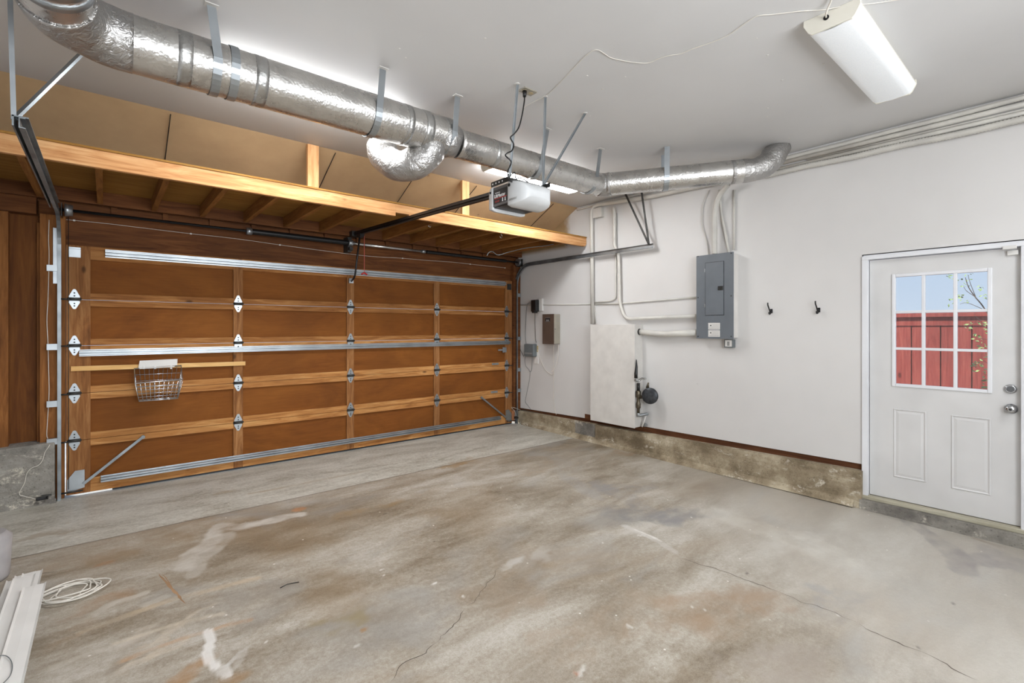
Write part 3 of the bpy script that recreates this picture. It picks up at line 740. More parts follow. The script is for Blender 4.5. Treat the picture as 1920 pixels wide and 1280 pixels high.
MB().bar(e, PZ(139, 114, 2.80)+(PZ(139, 114, 2.80)-e)*.55, .012, .028, (.7, -.7, 0)).build('hanger_strut', 'track', trk)
trk2, _ = track(4.715, 1, 2.36, 'dark steel door track along white right wall, right of garage door')
e = Vector((4.70, 3.18, 2.375))
for (u, v) in ((1172, 362), (1203, 360)):
    a = PX(u, v, 4.70); a = a+(a-e)*((ZC-a.z)/(a.z-e.z)*1.0)
    MB().bar(e, a, .006, .022, (0, 1, 0)).build('hanger_strut', 'darkmetal', trk2)
# ================================================================= TORSION SHAFT
SY, SZ = 5.42, 2.404
ts = thing('torsion_shaft', (2.2, SY, SZ), 'black torsion spring and shaft running above the garage door', 'spring')
def sx(u): return PY(u, 440, SY).x
MB().tube([(-.30, SY, SZ), (4.74, SY, SZ)], .0125, 12).build('shaft', 'blackpaint', ts)
def spring(a, b, r):
    q = MB(); n = max(4, int((b-a)/.006)); pts = [(a+(b-a)*i/n, SY, SZ) for i in range(n+1)]
    q.tube(pts, lambda i: r*(1 if i % 2 else .93), 16); return q.build('spring', 'blackpaint', ts)
spring(sx(470), sx(652), .030); spring(sx(800), 4.45, .022)
q = MB(); q.tube([(sx(662), SY, SZ), (sx(792), SY, SZ)], .017, 14); q.build('silver_tube', 'wire', ts, label='bright silver tube')
for u in (467, 657, 794): q = MB(); q.tube([(sx(u)-.025, SY, SZ), (sx(u)+.025, SY, SZ)], .036 if u < 700 else .024, 14); q.build('winding_cone', 'galv', ts)
x = sx(657); q = MB(); q.box((x-.02, SY-.03, SZ-.085), (x+.02, 5.572, SZ-.05)); q.box((x-.022, SY+.02, SZ-.1), (x+.022, 5.572, SZ+.07)); q.build('center_bracket', 'darkmetal', ts)
for x in (-.235, 4.69):
    q = MB(); q.tube([(x-.02, SY, SZ), (x+.0, SY, SZ), (x+.03, SY, SZ)], [.055, .05, .045], 20); q.build('cable_drum', 'galv', ts)
    q = MB(); q.box((x+(-.04 if x < 0 else .035), SY-.05, SZ-.06), (x+(-.036 if x < 0 else .04), 5.495, SZ+.05)); q.build('bearing_plate', 'darkmetal', ts)
    q = MB(); q.tube([(x, SY+.04, SZ), (x, GY-.045, .08)], .0025, 5); q.build('lift_cable', 'darkmetal', ts)
# ================================================================= WIRE BASKET
def B(u, v, dy=0): return PY(u, v, GY-.03-dy)
bk = thing('wire_basket', tuple(B(297, 720)), 'silver wire basket hanging from pale strip on garage door', 'basket')
tl, tr_ = B(252, 691), B(340, 688.5)
zt_, x0, x1 = tl.z-.0, tl.x, tr_.x
fy = GY-.03-.11; by = GY-.032
zf_ = PY(295, 716, fy).z; zb_ = PY(295, 748, (fy+by)/2).z
xa, xb = x0+.03, x1-.035
def rim(z, ya, yb, a, b, r): return [(a, ya, z), (b, ya, z), (b, yb, z), (a, yb, z), (a, ya, z)]
q = MB()
top = [(x0, by, zt_), (x1, by, zt_+.01), (x1+.0, fy, zf_+.01), (x0, fy, zf_), (x0, by, zt_)]
q.tube(top, .006, 6); q.build('rim', 'wire', bk)
g = MB(); n = 11
for i in range(n):
    s = i/(n-1); xt = x0+(x1-x0)*s; xm = xa+(xb-xa)*s
    g.tube([(xt, by, zt_), (xm, by, zb_), (xm, fy+.03, zb_-.008), (xt, fy, zf_)], .0024, 5)
for j in range(1, 5):
    s = j/5; a = x0+(xa-x0)*s; b = x1+(xb-x1)*s
    z = zt_+(zb_-zt_)*s; g.tube([(a, by, z), (b, by, z)], .0026, 5)
    z = zf_+(zb_-zf_)*s; g.tube([(a, fy+.03*s, z), (b, fy+.03*s, z)], .003, 5)
for j in range(7):
    y = by+(fy+.03-by)*j/6; g.tube([(xa, y, zb_-.001*j), (xb, y, zb_-.001*j)], .003, 5)
for j in range(1, 5):
    y = by+(fy-by)*j/5; zt2 = zt_+(zf_-zt_)*j/5
    for xx, xm in ((x0, xa), (x1, xb)): g.tube([(xx, y, zt2), (xm, by+(fy+.03-by)*j/5, zb_)], .0024, 5)
g.build('wire_mesh', 'wire', bk)
a, b = PY(262, 676, GY-.025), PY(333, 683, GY-.025)
q = MB(); q.prism([(a.x, GY-.018, a.z), (b.x, GY-.018, a.z+.004), (b.x-.005, GY-.035, b.z-.006), (a.x-.01, GY-.035, b.z-.014)], (0, -.004, 0))
q.prism([(a.x-.01, GY-.035, b.z-.014), (b.x-.02, GY-.035, b.z-.010), (b.x-.03, GY-.05, b.z-.022), (a.x, GY-.05, b.z-.026)], (0, -.003, 0)); q.build('mounting_clip', 'whiteplastic', bk)
for u in (270, 291, 321):
    p = PY(u, 689, GY-.04); MB().box((p.x-.007, GY-.045, p.z-.012), (p.x+.007, GY-.03, p.z+.02)).build('hook', 'whiteplastic', bk)
# ================================================================= STORAGE LOFT
BY = 4.19
zt_ = 2.603; zb_ = 2.492
lo = thing('storage_loft', (2.1, 4.8, 2.49), 'wooden overhead storage loft of lumber and plywood above garage door', 'loft')
sp_x = PY(742, 400, BY).x
bm_ = MB(); bm_.box((XL, BY, zb_-.004), (sp_x, BY+.038, zt_)); bm_.build('fascia_beam', 'beam', lo, bevel=.002)
bm_ = MB(); bm_.prism([(sp_x, BY, zb_+.03), (sp_x+.14, BY, zb_+.03), (sp_x+.15, BY, zb_), (4.765, BY, zb_), (4.795, BY, zb_+.03), (4.795, BY, zt_), (sp_x, BY, zt_)], (0, .038, 0)); bm_.build('fascia_beam', 'beam', lo)
MB().box((XL, BY-.008, zt_), (4.795, 5.5, zt_+.014)).build('plywood_deck', 'ply', lo)
MB().box((XL, 5.46, zb_), (4.795, 5.50, zt_)).build('ledger', 'header', lo)
k = 0; x = -.405
while x < 4.75:
    if abs(x-2.199) > .05: MB().box((x-.019, BY+.038, zb_+.004), (x+.019, 5.46, zt_-.001)).build('joist', 'joist', lo)
    x += .372
for (u0, u1, uu) in ((577, 598, 0), (867, 880, 0)):
    a, b = PY(u0, 300, 4.33).x, PY(u1, 300, 4.33).x
    MB().box((a, 4.33, zt_+.014), (b, 4.37, ZC-.004)).build('post', 'post', lo, bevel=.002)
# J-hooks under the loft
for (u, v, lab) in ((805, 421, 'small bright screw hook under loft, nearer the opener rail'), (939, 442, 'small bright screw hook under loft, nearer the white right wall')):
    p = PY(u, v, 4.40)
    z1 = zt_-.0
    pts = curve([(p.x, p.y, z1), (p.x, p.y, p.z+.03), (p.x+.018, p.y, p.z+.005), (p.x+.012, p.y, p.z-.022), (p.x-.008, p.y, p.z-.018), (p.x-.010, p.y, p.z-.002)], 5)
    tag(MB().tube(pts, .0035, 8).build('screw_hook', 'wire', None, origin=p), lab, 'hook', 'hooks under the loft')
# ================================================================= FOIL AIR DUCT
du = thing('air_duct', (1.5, 2.93, 2.78), 'long silver foil-wrapped air duct strapped under the ceiling', 'duct')
Yc, Zc, R1 = 2.93, 2.784, .13
random.seed(21)
def lumpy(pts, r, amp, seg=28, step=.03):
    p = resample(pts, step); ph = [random.uniform(0, 6) for _ in range(6)]
    def rr(i): return r*(1+amp*(math.sin(i*.9+ph[0])*.4+math.sin(i*.37+ph[1])*.6))
    return MB().tube(p, rr, seg)
EX = .06
lumpy([(EX, Yc, Zc), (1.86, Yc, Zc)], R1, .006).build('main_run', 'foil', du)
RB = .22
arc = [(EX-RB*math.sin(a), Yc-RB+RB*math.cos(a), Zc+.01*a) for a in [PI/2*k/8 for k in range(9)]]
lumpy([(EX+.04, Yc, Zc)]+arc, R1*1.03, .035, step=.025).build('elbow', 'foilrough', du)
x_ = EX-RB
lumpy([(x_, Yc-RB+.02, Zc+.015), (x_, 1.2, Zc+.05)], R1*1.0, .008).build('side_run', 'foil', du)
for y in (2.58, 2.50, 2.2):
    MB().tube([(x_, y-.025, Zc+.02), (x_, y+.025, Zc+.02)], R1*1.035, 32).build('metal_band', 'galv', du)
for x in (.30, .64, 1.53, 1.66, 1.82):
    w = .03
    lumpy([(x-w, Yc, Zc), (x+w, Yc, Zc)], R1*1.012, .01, step=.02).build('tape_band', 'tape', du)
Y2, Z2, R2 = 2.90, 2.752, .102
MB().tube([(1.80, Yc, Zc), (1.88, Y2+.01, Z2+.01), (1.93, Y2, Z2)], [R1, R1*.93, R2], 28).build('reducer', 'foilrough', du)
cx = 3.50
lumpy([(1.92, Y2, Z2), (cx, Y2-.01, Z2)], R2, .006).build('narrow_run', 'foil', du)
for x in (2.25, 2.62): lumpy([(x-.025, Y2, Z2), (x+.025, Y2, Z2)], R2*1.02, .01, step=.02).build('tape_band', 'tape', du)
e0 = Vector((4.38, 1.83, 2.815)); c0 = Vector((cx, Y2-.01, Z2))
dr = (e0-c0).normalized()
lumpy([c0-Vector((.03, 0, 0)), c0+Vector((.035, -.03, 0)), c0+dr*.10], R2*1.04, .03, step=.02).build('elbow', 'foilrough', du)
lumpy([c0+dr*.05, e0-dr*.12], R2, .006).build('wall_run', 'foil', du)
up = bend([e0-dr*.25, e0+dr*.04, Vector((4.57, 1.74, ZC+.02))], .16, 8)
lumpy(up, R2*.98, .05, step=.02).build('elbow', 'foilrough', du)
# branch pipe turning away under the duct
br3 = curve([(1.72, Yc, Zc-.02), (1.73, Yc+.01, Zc-.12), (1.66, Yc+.06, Zc-.20), (1.58, Yc+.17, Zc-.22), (1.53, Yc+.29, Zc-.14), (1.53, Yc+.36, Zc-.02)], 6)
lumpy(br3, .105, .05, 24, .022).build('branch_elbow', 'foilrough', du)
# hanger straps
def strap(x, yc, zc, r, lean=0, far=False, w=.042):
    q = MB(); pts = [(x-lean, yc-r-.004-.002, ZC-.002), (x, yc-r-.006, zc)]
    for k in range(1, 17):
        a = PI*k/16; pts.append((x, yc-(r+.006)*math.cos(a), zc-(r+.006)*math.sin(a)))
    if far: pts.append((x, yc+r+.004, ZC-.002))
    q.ribbon(pts, (w, 0, 0), .0025); q.build('hanger_strap', 'galv', du)
    MB().box((x-lean-.03, yc-r-.03, ZC-.004), (x-lean+.03, yc-r+.01, ZC)).build('strap_patch', 'whitepaint', du)
def band(x, yc, zc, r, w=.04):
    q = MB(); pts = [(x, yc-(r+.005)*math.cos(a), zc-(r+.005)*math.sin(a)) for a in [2*PI*k/32 for k in range(33)]]
    q.ribbon(pts, (w, 0, 0), .0025); q.build('metal_band', 'galv', du)
S = lambda u, v: PZ(u, v, ZC).x
strap(S(398, 5)+.03, Yc, Zc, R1, .03, w=.04); band(S(398, 5)+.11, Yc, Zc, R1)
strap(S(715, 128)-.01, Yc, Zc, R1, -.02); strap(S(848, 182), Yc, Zc, R1*1.02, -.02)
strap(S(1027, 242)-.06, Y2, Z2, R2, -.06); strap(S(1118, 280)-.03, Y2, Z2, R2, -.05)
# strap on the run along the wall
pm_ = c0+dr*((e0-c0).length*.42); nn = Vector((dr.y, -dr.x, 0)).normalized()*-1
if nn.x > 0: nn = -nn
pts = [pm_+nn*(R2+.006)+Vector((0, 0, ZC-pm_.z))]
for k in range(0, 17):
    a = PI*k/16; pts.append(pm_+nn*((R2+.006)*math.cos(a))-Vector((0, 0, (R2+.006)*math.sin(a))))
pts.append(pm_-nn*(R2+.006)+Vector((0, 0, ZC-pm_.z)))
MB().ribbon(pts, dr*.045, .0025).build('hanger_strap', 'galv', du)
# ================================================================= CEILING LIGHTS
def shoplight(x0, y0, lens_, label, L=1.21, W=.25, group='wraparound ceiling lights'):
    t = thing('ceiling_light', (x0+L/2, y0+W/2, ZC), label, 'lamp', group)
    H = .085
    # housing: closed pan against the ceiling with end caps
    hs = MB(); hs.box((x0+.012, y0+.01, ZC-.022), (x0+L-.012, y0+W-.01, ZC))
    hs.build('housing', 'cream', t)
    prof = [(.0, 0), (.0, -.030), (.022, -H+.012), (.036, -H), (W-.036, -H), (W-.022, -H+.012), (W, -.030), (W, 0)]
    for xx in (x0, x0+L-.014):
        MB().prism([(xx, y0+a, ZC+b) for a, b in prof], (.014, 0, 0)).build('end_cap', 'cream', t, bevel=.002)
    lp = [(.004, -.022), (.006, -.034), (.020, -H+.018), (.034, -H+.006), (.06, -H+.002), (W*.5, -H-.004), (W-.06, -H+.002), (W-.034, -H+.006), (W-.020, -H+.018), (W-.006, -.034), (W-.004, -.022)]
    q = MB(); n = len(lp)
    vs = [(x0+.014, y0+a, ZC+b) for a, b in lp]+[(x0+L-.014, y0+a, ZC+b) for a, b in lp]
    q.add(vs, [(i, i+1, n+i+1, n+i) for i in range(n-1)], True); q.build('lens', lens_, t)
    return t
fx = shoplight(2.79, .70, 'lens_dim', 'white wraparound light on ceiling above the side door area, cord at its end')
q = MB(); q.disc((2.789, .845, ZC-.03), (-1, 0, 0), .013, .002, 14); q.build('knockout', 'steelhole', fx)
shoplight(2.80, 3.55, 'lens_on', 'white wraparound light behind the foil duct, above the opener motor')
shoplight(.5, 3.28, 'lens_on', 'white wraparound light hidden above the foil duct, nearer the left door track')
shoplight(.3, -.9, 'lens_fill', 'added unseen white wraparound light on the ceiling behind the viewer, toward left wall')  # this light and the next are added out of view to brighten the room
shoplight(2.7, -.9, 'lens_fill2', 'added unseen white wraparound light on the ceiling behind the viewer, toward right wall')
# ================================================================= OPENER
op = thing('garage_door_opener', (2.19, 2.55, 2.25), 'grey chain drive garage door opener with printed label, hung from ceiling rods', 'opener')
ox0, ox1 = 2.045, 2.335
oz0, oz1 = 2.262, 2.395
q = MB(); q.box((ox0, 2.46, oz0), (ox1, 2.645, oz1)); q.build('chassis', 'chassis', op, bevel=.004)
MB().box((ox0+.01, 2.44, oz0-.006), (ox1-.01, 2.66, oz0)).build('bottom_plate', 'black', op)
def cover(y0, y1, nm):
    s = 1 if y1 > y0 else -1; q = MB(); secs = []; d = abs(y1-y0)
    for f_, sh_ in ((0, 0), (.35, .004), (.7, .018), (.9, .036), (1.0, .062)):
        y = y0+s*d*f_; a = [(ox0-.006+sh_, oz0-.018+sh_*.6), (ox0-.006+sh_, oz1+.006-sh_), (ox0+.03+sh_, oz1+.014-sh_*1.2), (ox1-.03-sh_, oz1+.014-sh_*1.2), (ox1+.006-sh_, oz1+.006-sh_), (ox1+.006-sh_, oz0-.018+sh_*.6), (ox1-.03-sh_, oz0-.028+sh_), (ox0+.03+sh_, oz0-.028+sh_)]
        secs.append([(x, y, z) for x, z in a])
    n = 8; vs = [p for s_ in secs for p in s_]
    fs = [(i*n+k, i*n+(k+1) % n, (i+1)*n+(k+1) % n, (i+1)*n+k) for i in range(len(secs)-1) for k in range(n)]+[tuple(range(n)), tuple((len(secs)-1)*n+k for k in range(n))]
    q.add(vs, fs, True); o = q.build(nm, 'openergrey', op, bevel=.006); return o
c1 = cover(2.47, 2.32, 'light_cover'); c2 = cover(2.63, 2.72, 'light_cover')
q = MB()
for k in range(7):
    z = oz0+.008; y = 2.455-.012*k; q.bar((ox0-.0065, y, z), (ox0-.0065, y-.010, z+.013), .0025, .002)
q.build('vent_slots', 'inkgrey', c1)
MB().disc((ox0-.005, 2.452, oz1-.02), (-1, 0, 0), .011, .003, 14).build('screw_hole', 'steelhole', c1)
MB().disc((ox0-.005, 2.655, oz1-.03), (-1, 0, 0), .008, .003, 14).build('screw_hole', 'steelhole', c2)
lb = MB().box((ox0-.0015, 2.474, oz0+.018), (ox0, 2.622, oz1-.022)).build('label_plate', 'ink', op)
def text(body, size, p, parent, mat, facing='-X', sx=1.0, bold=.0, name='lettering'):
    cu = bpy.data.curves.new(name, 'FONT'); cu.body = body; cu.size = size; cu.extrude = .0004; cu.offset = bold; cu.align_x = 'LEFT'
    o = bpy.data.objects.new(name, cu); C.objects.link(o); cu.materials.append(M[mat]); o.parent = parent
    o.location = Vector(p)-wloc(parent); o.scale = (sx, 1, 1)
    o.rotation_euler = (PI/2, 0, -PI/2)
    bpy.context.view_layer.update(); me = bpy.data.meshes.new_from_object(o.evaluated_get(bpy.context.evaluated_depsgraph_get())); k = bpy.data.objects.new(name, me); C.objects.link(k); k.parent = parent; k.location = o.location; k.scale = o.scale; k.rotation_euler = o.rotation_euler; bpy.data.objects.remove(o)
    if not me.materials: me.materials.append(M[mat])
    return k
lx = ox0-.0018
text('LiftMaster', .033, (lx, 2.616, oz0+.058), lb, 'inkwhite', bold=.0006, sx=.88)
text('PROFESSIONAL', .008, (lx, 2.606, oz0+.087), lb, 'inkwhite')
MB().box((lx, 2.482, oz0+.050), (lx+.0005, 2.614, oz0+.054)).build('red_line', 'inkred', lb)
text('1/2 HP', .017, (lx, 2.608, oz0+.026), lb, 'inkred')
ic = MB()
for y in (2.525, 2.498):
    ic.disc((lx+.0004, y, oz0+.042), (-1, 0, 0), .005, .0006, 10); ic.prism([(lx, y+.007, oz0+.022), (lx, y-.007, oz0+.022), (lx, y-.004, oz0+.037), (lx, y+.004, oz0+.037)], (.0005, 0, 0))
ic.build('figure_icon', 'inkwhite', lb)
# slotted angle on top and hanger rods
q = MB(); q.box((2.05, 2.46, oz1+.012), (2.056, 2.66, oz1+.045)); q.box((2.05, 2.46, oz1), (2.33, 2.468, oz1+.035)); q.box((2.325, 2.36, oz1), (2.331, 2.60, oz1+.03)); tb = q.build('top_bracket', 'darkmetal', op)
for k in range(4): MB().disc((2.0495, 2.64-.035*k, oz1+.028), (-1, 0, 0), .006, .0012, 10).build('slot', 'inkwhite', tb)
a0, a1 = Vector((2.053, 2.465, oz1+.04)), Vector((2.325, 2.43, oz1+.02))
for (u, v, a) in ((970, 157, a0), (1022, 181, a1), (1097, 212, a1)):
    b = PZ(u, v, ZC); q = MB(); q.bar(a, b, .016, .004, (0, 1, .2)); q.bar(a+Vector((.007, 0, 0)), b+Vector((.007, 0, 0)), .004, .014, (0, 1, .2)); q.build('hanger_rod', 'galv', op)
    MB().disc((b.x, b.y, ZC), (0, 0, -1), .018, .006, 10).build('ceiling_patch', 'whitepaint', op)
q = MB(); q.tube(curve([a0, a0+Vector((.03, -.02, .03)), a0+Vector((.04, -.02, -.01)), (2.16, 2.47, oz1+.055), (2.25, 2.45, oz1+.02), a1], 5), .004, 6); q.build('tie_wire', 'darkmetal', op)
# rail
r0, r1 = Vector((2.19, 2.60, 2.405)), PY(655, 437, 5.40)
r1 = Vector((2.19, 5.42, r1.z))
q = MB(); q.bar(r0, r1, .030, .044); q.build('rail', 'blackpaint', op)
q = MB(); q.bar(r0+Vector((-.022, 0, .0)), r1+Vector((-.022, 0, 0)), .007, .010); q.bar(r0+Vector((.022, 0, 0)), r1+Vector((.022, 0, 0)), .007, .010); q.build('chain', 'black', op)
MB().box((2.15, 5.38, r1.z-.03), (2.23, 5.458, r1.z+.03)).build('header_bracket', 'darkmetal', op)
tr = PX(676, 437, 2.19); tf = r0+(r1-r0)*((tr.y-r0.y)/(r1.y-r0.y))
MB().box((2.165, tr.y-.05, tf.z-.055), (2.215, tr.y+.05, tf.z-.02)).build('trolley', 'black', op)
arm = [Vector((2.19, tr.y+.02, tf.z-.04)), PX(667, 500, 2.19), PX(663, 524, 2.19)]
pend = Vector((2.19, GY-.02, PY(650, 527, GY-.02).z))
arm = bend([arm[0], Vector((2.19, GY-.13, PY(664, 520, GY-.1).z)), pend], .05)
MB().tube(arm, .011, 8).build('door_arm', 'black', op)
MB().box((2.165, GY-.03, pend.z-.02), (2.215, GY-.001, pend.z+.035)).build('arm_bracket', 'galv', op)
cp = PX(683, 440, 2.20); cb_ = PX(683, 513, 2.20)
rc_ = MB().tube([(cp.x, cp.y, tf.z-.05), (cp.x, cp.y, cb_.z)], .0035, 6).build('release_cord', 'redcord', op)
q = MB(); q.tube([(cp.x-.032, cp.y, cb_.z-.01), (cp.x-.012, cp.y, cb_.z+.006), (cp.x+.012, cp.y, cb_.z+.006), (cp.x+.032, cp.y, cb_.z-.01)], .009, 8); q.build('handle', 'red', rc_)
# ceiling outlet and power cord
oc_ = PZ(989, 170, ZC)
ou = thing('ceiling_outlet', (oc_.x, oc_.y, ZC), 'dark metal outlet plate on ceiling with black plug', 'outlet')
MB().box((oc_.x-.055, oc_.y-.035, ZC-.008), (oc_.x+.06, oc_.y+.035, ZC)).build('plate', 'taupe', ou, bevel=.002)
for d_ in (-.025, .03): MB().disc((oc_.x+d_, oc_.y, ZC-.008), (0, 0, -1), .016, .002, 14).build('socket', 'tan', ou)
pc = thing('power_cable', (oc_.x-.02, oc_.y, ZC-.01), 'black power cord from ceiling outlet spiralling round a hanger rod', 'cord')
MB().tube([(oc_.x-.025, oc_.y, ZC-.01), (oc_.x-.027, oc_.y, ZC-.05)], [.016, .011], 12).build('plug', 'black', pc)
PL = lambda u, v: PY(u, v, 2.40)
pts = curve([(oc_.x-.027, oc_.y, ZC-.05), PL(983, 190), PL(979, 215), PL(973, 238), PL(965, 250), PY(957, 258, 2.37), PY(963, 270, 2.36), PY(960, 282, 2.40), PY(951, 287, 2.43), PY(948, 292, 2.38), PY(958, 302, 2.36), PY(956, 312, 2.41), PL(952, 322), PL(955, 338), (2.10, 2.46, oz1+.01)], 6)
MB().tube(pts, .0045, 8).build('cable', 'black', pc)
# thin white wire across the ceiling
w = [PZ(u, v, ZC-.004) for u, v in ((978,206),(990,196),(1022,180),(1045,160),(1075,128),(1100,103),(1118,93),(1134,101),(1145,108),(1165,113),(1190,117),(1215,118),(1235,110),(1255,104),(1275,101),(1300,91),(1330,81),(1365,66),(1395,45),(1420,30),(1450,27),(1500,21),(1545,18),(1590,10),(1640,6),(1720,-6))]
tag(MB().tube(curve(w, 4), .0022, 5).build('ceiling_wire', 'cable', None, origin=w[0]), 'thin white wire strung loosely across the ceiling', 'wire')
w = [(2.787, .845, ZC-.03), (2.74, .83, ZC-.035), (2.70, .80, ZC-.015), (2.62, .74, ZC-.008), (2.5, .5, ZC-.006)]
tag(MB().tube(curve(w, 5), .0045, 6).build('light_cord', 'cable', None, origin=w[0]), 'short white cord entering the end of the ceiling light', 'cord')
# ================================================================= CONDUITS
def W(u, v, off=.02): return PX(u, v, XR-off)
def pipe(pts, r, label, mat='pipepaint', corr=False, rad=.06, name='conduit', group='painted conduits on the right wall', step=.012, cat='conduit'):
    p = bend(pts, rad) if len(pts) > 2 else [Vector(x) for x in pts]
    q = corrugated(p, r, step) if corr else MB().tube(p, r, 12)
    return tag(q.build(name, mat, None, origin=p[0]), label, cat, group)
zt1 = ZC
def run(z0, z1, y0, y1, r, label, corr=False, wob=0, step=.012, off=None):
    off = off or r+.003
    n = 14; pts = [(XR-off, y0+(y1-y0)*i/n, z0+(z1-z0)*i/n+wob*math.sin(i*1.7)) for i in range(n+1)]
    pts = curve(pts, 4); return pipe([pts[0], pts[-1]] if not (corr or wob) else pts, r, label, corr=corr, rad=0.001, step=step) if not corr else tag(corrugated(pts, r, step, .24).build('conduit', 'pipepaint', None, origin=pts[0]), label, 'conduit', 'painted conduits on the right wall')
run(3.000, 2.985, -.6, 2.05, .021, 'ribbed flexible conduit topmost of the bundle under the ceiling', True, .002, .015)
run(2.950, 2.955, -.6, 2.0, .019, 'smooth painted pipe just below topmost ribbed conduit')
run(2.912, 2.932, -.6, 1.6, .008, 'thin shiny wire run between the two smooth ceiling-side pipes')
run(2.885, 2.908, -.6, 2.0, .017, 'lower smooth painted pipe just above the lower ribbed conduit')
run(2.832, 2.872, -.6, 1.98, .027, 'thick ribbed conduit lowest of the bundle under the ceiling', True, .004, .019)
# pipe continuing behind the duct and turning down to the white cabinet
a = W(1108, 388, .03)
pipe([(XR-.042, 1.9, 2.90), (XR-.042, 3.2, 2.93), W(1109, 386, .042), W(1111, 607, .042)], .024, 'painted pipe bending down the wall left of the others to the white cabinet', rad=.12)
pipe([(XR-.016, 2.0, 2.99), (XR-.016, 3.7, 3.00), (XR-.016, 4.30, 3.00), (XR-.016, 4.34, 3.00)], .014, 'slim painted pipe along the ceiling corner toward the loft')
pipe([W(1150, 388, .042), W(1152, 400, .042), W(1152, 462, .042), W(1160, 476, .042), W(1162, 570, .042), W(1172, 598, .042), W(1306, 592, .042)], .019, 'painted pipe dropping down wall then curving to breaker panel side', rad=.09)
pipe([W(1155, 400, .012), W(1155, 559, .012), W(1146, 564, .012), W(1115, 567, .012)], .009, 'thin painted pipe looping down between the two vertical pipes')
pipe([W(976, 572, .008), W(1107, 570, .008)], .006, 'thin painted cable running left from vertical pipe to black adapter')
pipe([W(1116, 570, .012), W(1160, 569, .012), W(1306, 557, .012)], .009, 'slim painted conduit running level to the middle of the breaker panel')
pipe([W(1115, 572, .012), W(1117, 606, .012)], .006, 'short thin pipe dropping onto top of white cabinet')
pipe([PY(1199.5, 622, 3.33), W(1240, 627, .06), W(1307, 623, .055)], .033, 'fat painted pipe joining white cabinet to the breaker panel', rad=.15)
pipe([W(1340, 476, .06), W(1340, 400, .06), W(1346, 368, .075), W(1366, 345, .11)], .027, 'ribbed conduit rising from top of breaker panel', corr=True, rad=.1, step=.014)
pipe([W(1367, 474, .016), W(1361, 440, .016), W(1352, 400, .016), W(1349, 356, .016)], .013, 'slim bent pipe rising from panel beside the ribbed conduit', rad=.3)
pipe([W(1376, 468, .012), W(1377, 356, .012)], .011, 'straight slim pipe rising from right end of breaker panel')
pipe([W(1329, 478, .01), W(1325, 450, .01), W(1315, 420, .01), W(1318, 380, .01), W(1330, 356, .01)], .005, 'thin curved wire from panel top to the duct, leftmost above panel', rad=.3)
# junction box
def wallbox(u0, u1, uv, v0, v1, dep):
    "box on the right wall: image columns of the front face, rows measured at column uv"
    x = XR-dep; a = PX(u0, 600, x).y; b = PX(u1, 600, x).y; z1 = PX(uv, v0, x).z; z0 = PX(uv, v1, x).z
    return (x, a, b, z0, z1)
x, a, b, z0, z1 = wallbox(1112, 1127, 1127, 388, 405, .06)
jb = thing('junction_box', (XR, (a+b)/2, z0), 'small white junction box high on wall near the loft end', 'box')
MB().box((x+.004, a, z0), (XR, b, z1)).build('box_body', 'pipepaint', jb, bevel=.003); MB().box((x, a+.004, z0-.004), (x+.005, b-.004, z1+.002)).build('cover', 'whitepaint', jb)
# ================================================================= WHITE CABINET + GAS REGULATOR
x, a, b, z0, z1 = wallbox(1107, 1190, 1190, 608, 803, .165)
wc = thing('utility_cabinet', (XR, (a+b)/2, z0), 'tall white metal cabinet on right wall beside gas regulator', 'cabinet')
MB().box((x+.008, b+.004, z0+.006), (XR-.001, a-.004, z1-.004)).build('side_body', 'taupe' if 0 else 'whitepaint', wc)
MB().box((x, b, z0), (x+.008, a, z1)).build('door', 'whitepaint', wc, bevel=.002)
ph_ = PY(1199.5, 622, b); q = MB(); q.disc((ph_.x, b+.0035, ph_.z), (0, -1, 0), .038, .003, 18); q.build('pipe_hole', 'steelhole', wc)
def G(u, v, off):
    p = PX(u, v, XR-off); return p if p.y < 3.292 else PY(u, v, 3.292)
gr = thing('gas_regulator', tuple(G(1197, 780, .09)), 'dark round gas regulator and brass valve beside white cabinet', 'regulator')
dcx = G(1218.5, 742, .13)
vd = (CAM-dcx); vd.z = 0; vd = Vector((-1, -.35, 0)).normalized()
MB().disc(dcx+vd*-.02, vd, .08, .05, 28, [(-.01, .05), (.0, .085), (.012, .092), (.022, .092), (.03, .084), (.036, .074), (.038, .02)]).build('diaphragm_disc', 'gasgrey', gr)
gx, gy = G(1197, 740, .11).x, G(1197, 740, .11).y
Zg = lambda v: G(1197, v, .11).z
q = MB(); q.tube([(gx, gy, Zg(776)), (gx, gy, Zg(766)), (gx, gy, Zg(764)), (gx, gy, Zg(757)), (gx, gy, Zg(752)), (gx, gy, Zg(746)), (gx, gy, Zg(744)), (gx, gy, Zg(734)), (gx, gy, Zg(732))], [.016, .016, .026, .026, .018, .018, .03, .03, .022], 12); q.build('valve_stack', 'brass', gr)
MB().tube([(gx, gy, Zg(734)), (gx, gy, Zg(718))], .018, 12).build('black_nipple', 'black', gr)
MB().tube([(gx, gy, Zg(745)), dcx], .018, 10).build('outlet_stub', 'brass', gr)
MB().tube(curve([G(1191, 712, .12), G(1197, 714, .12), G(1204, 709, .12), G(1211, 710, .12)], 6), .012, 10).build('bent_tube', 'wire', gr)
q = MB(); q.tube([G(1214, 727, .12), G(1215.5, 717, .12)], [.02, .008], 8); q.build('vent_cap', 'brass', gr)
MB().tube(bend([(gx, gy, Zg(774)), (gx, gy, Zg(779)), G(1213, 776, .05), G(1213, 776, .0)], .03), .018, 10).build('gas_pipe', 'galv', gr)
MB().tube([G(1211, 778, .05), G(1204, 800, .05)], .010, 8).build('drain_pipe', 'whitepaint', gr)
MB().disc(G(1210, 796, .02), (-1, -.3, 0), .022, .02, 12).build('pipe_cap', 'galv', gr)
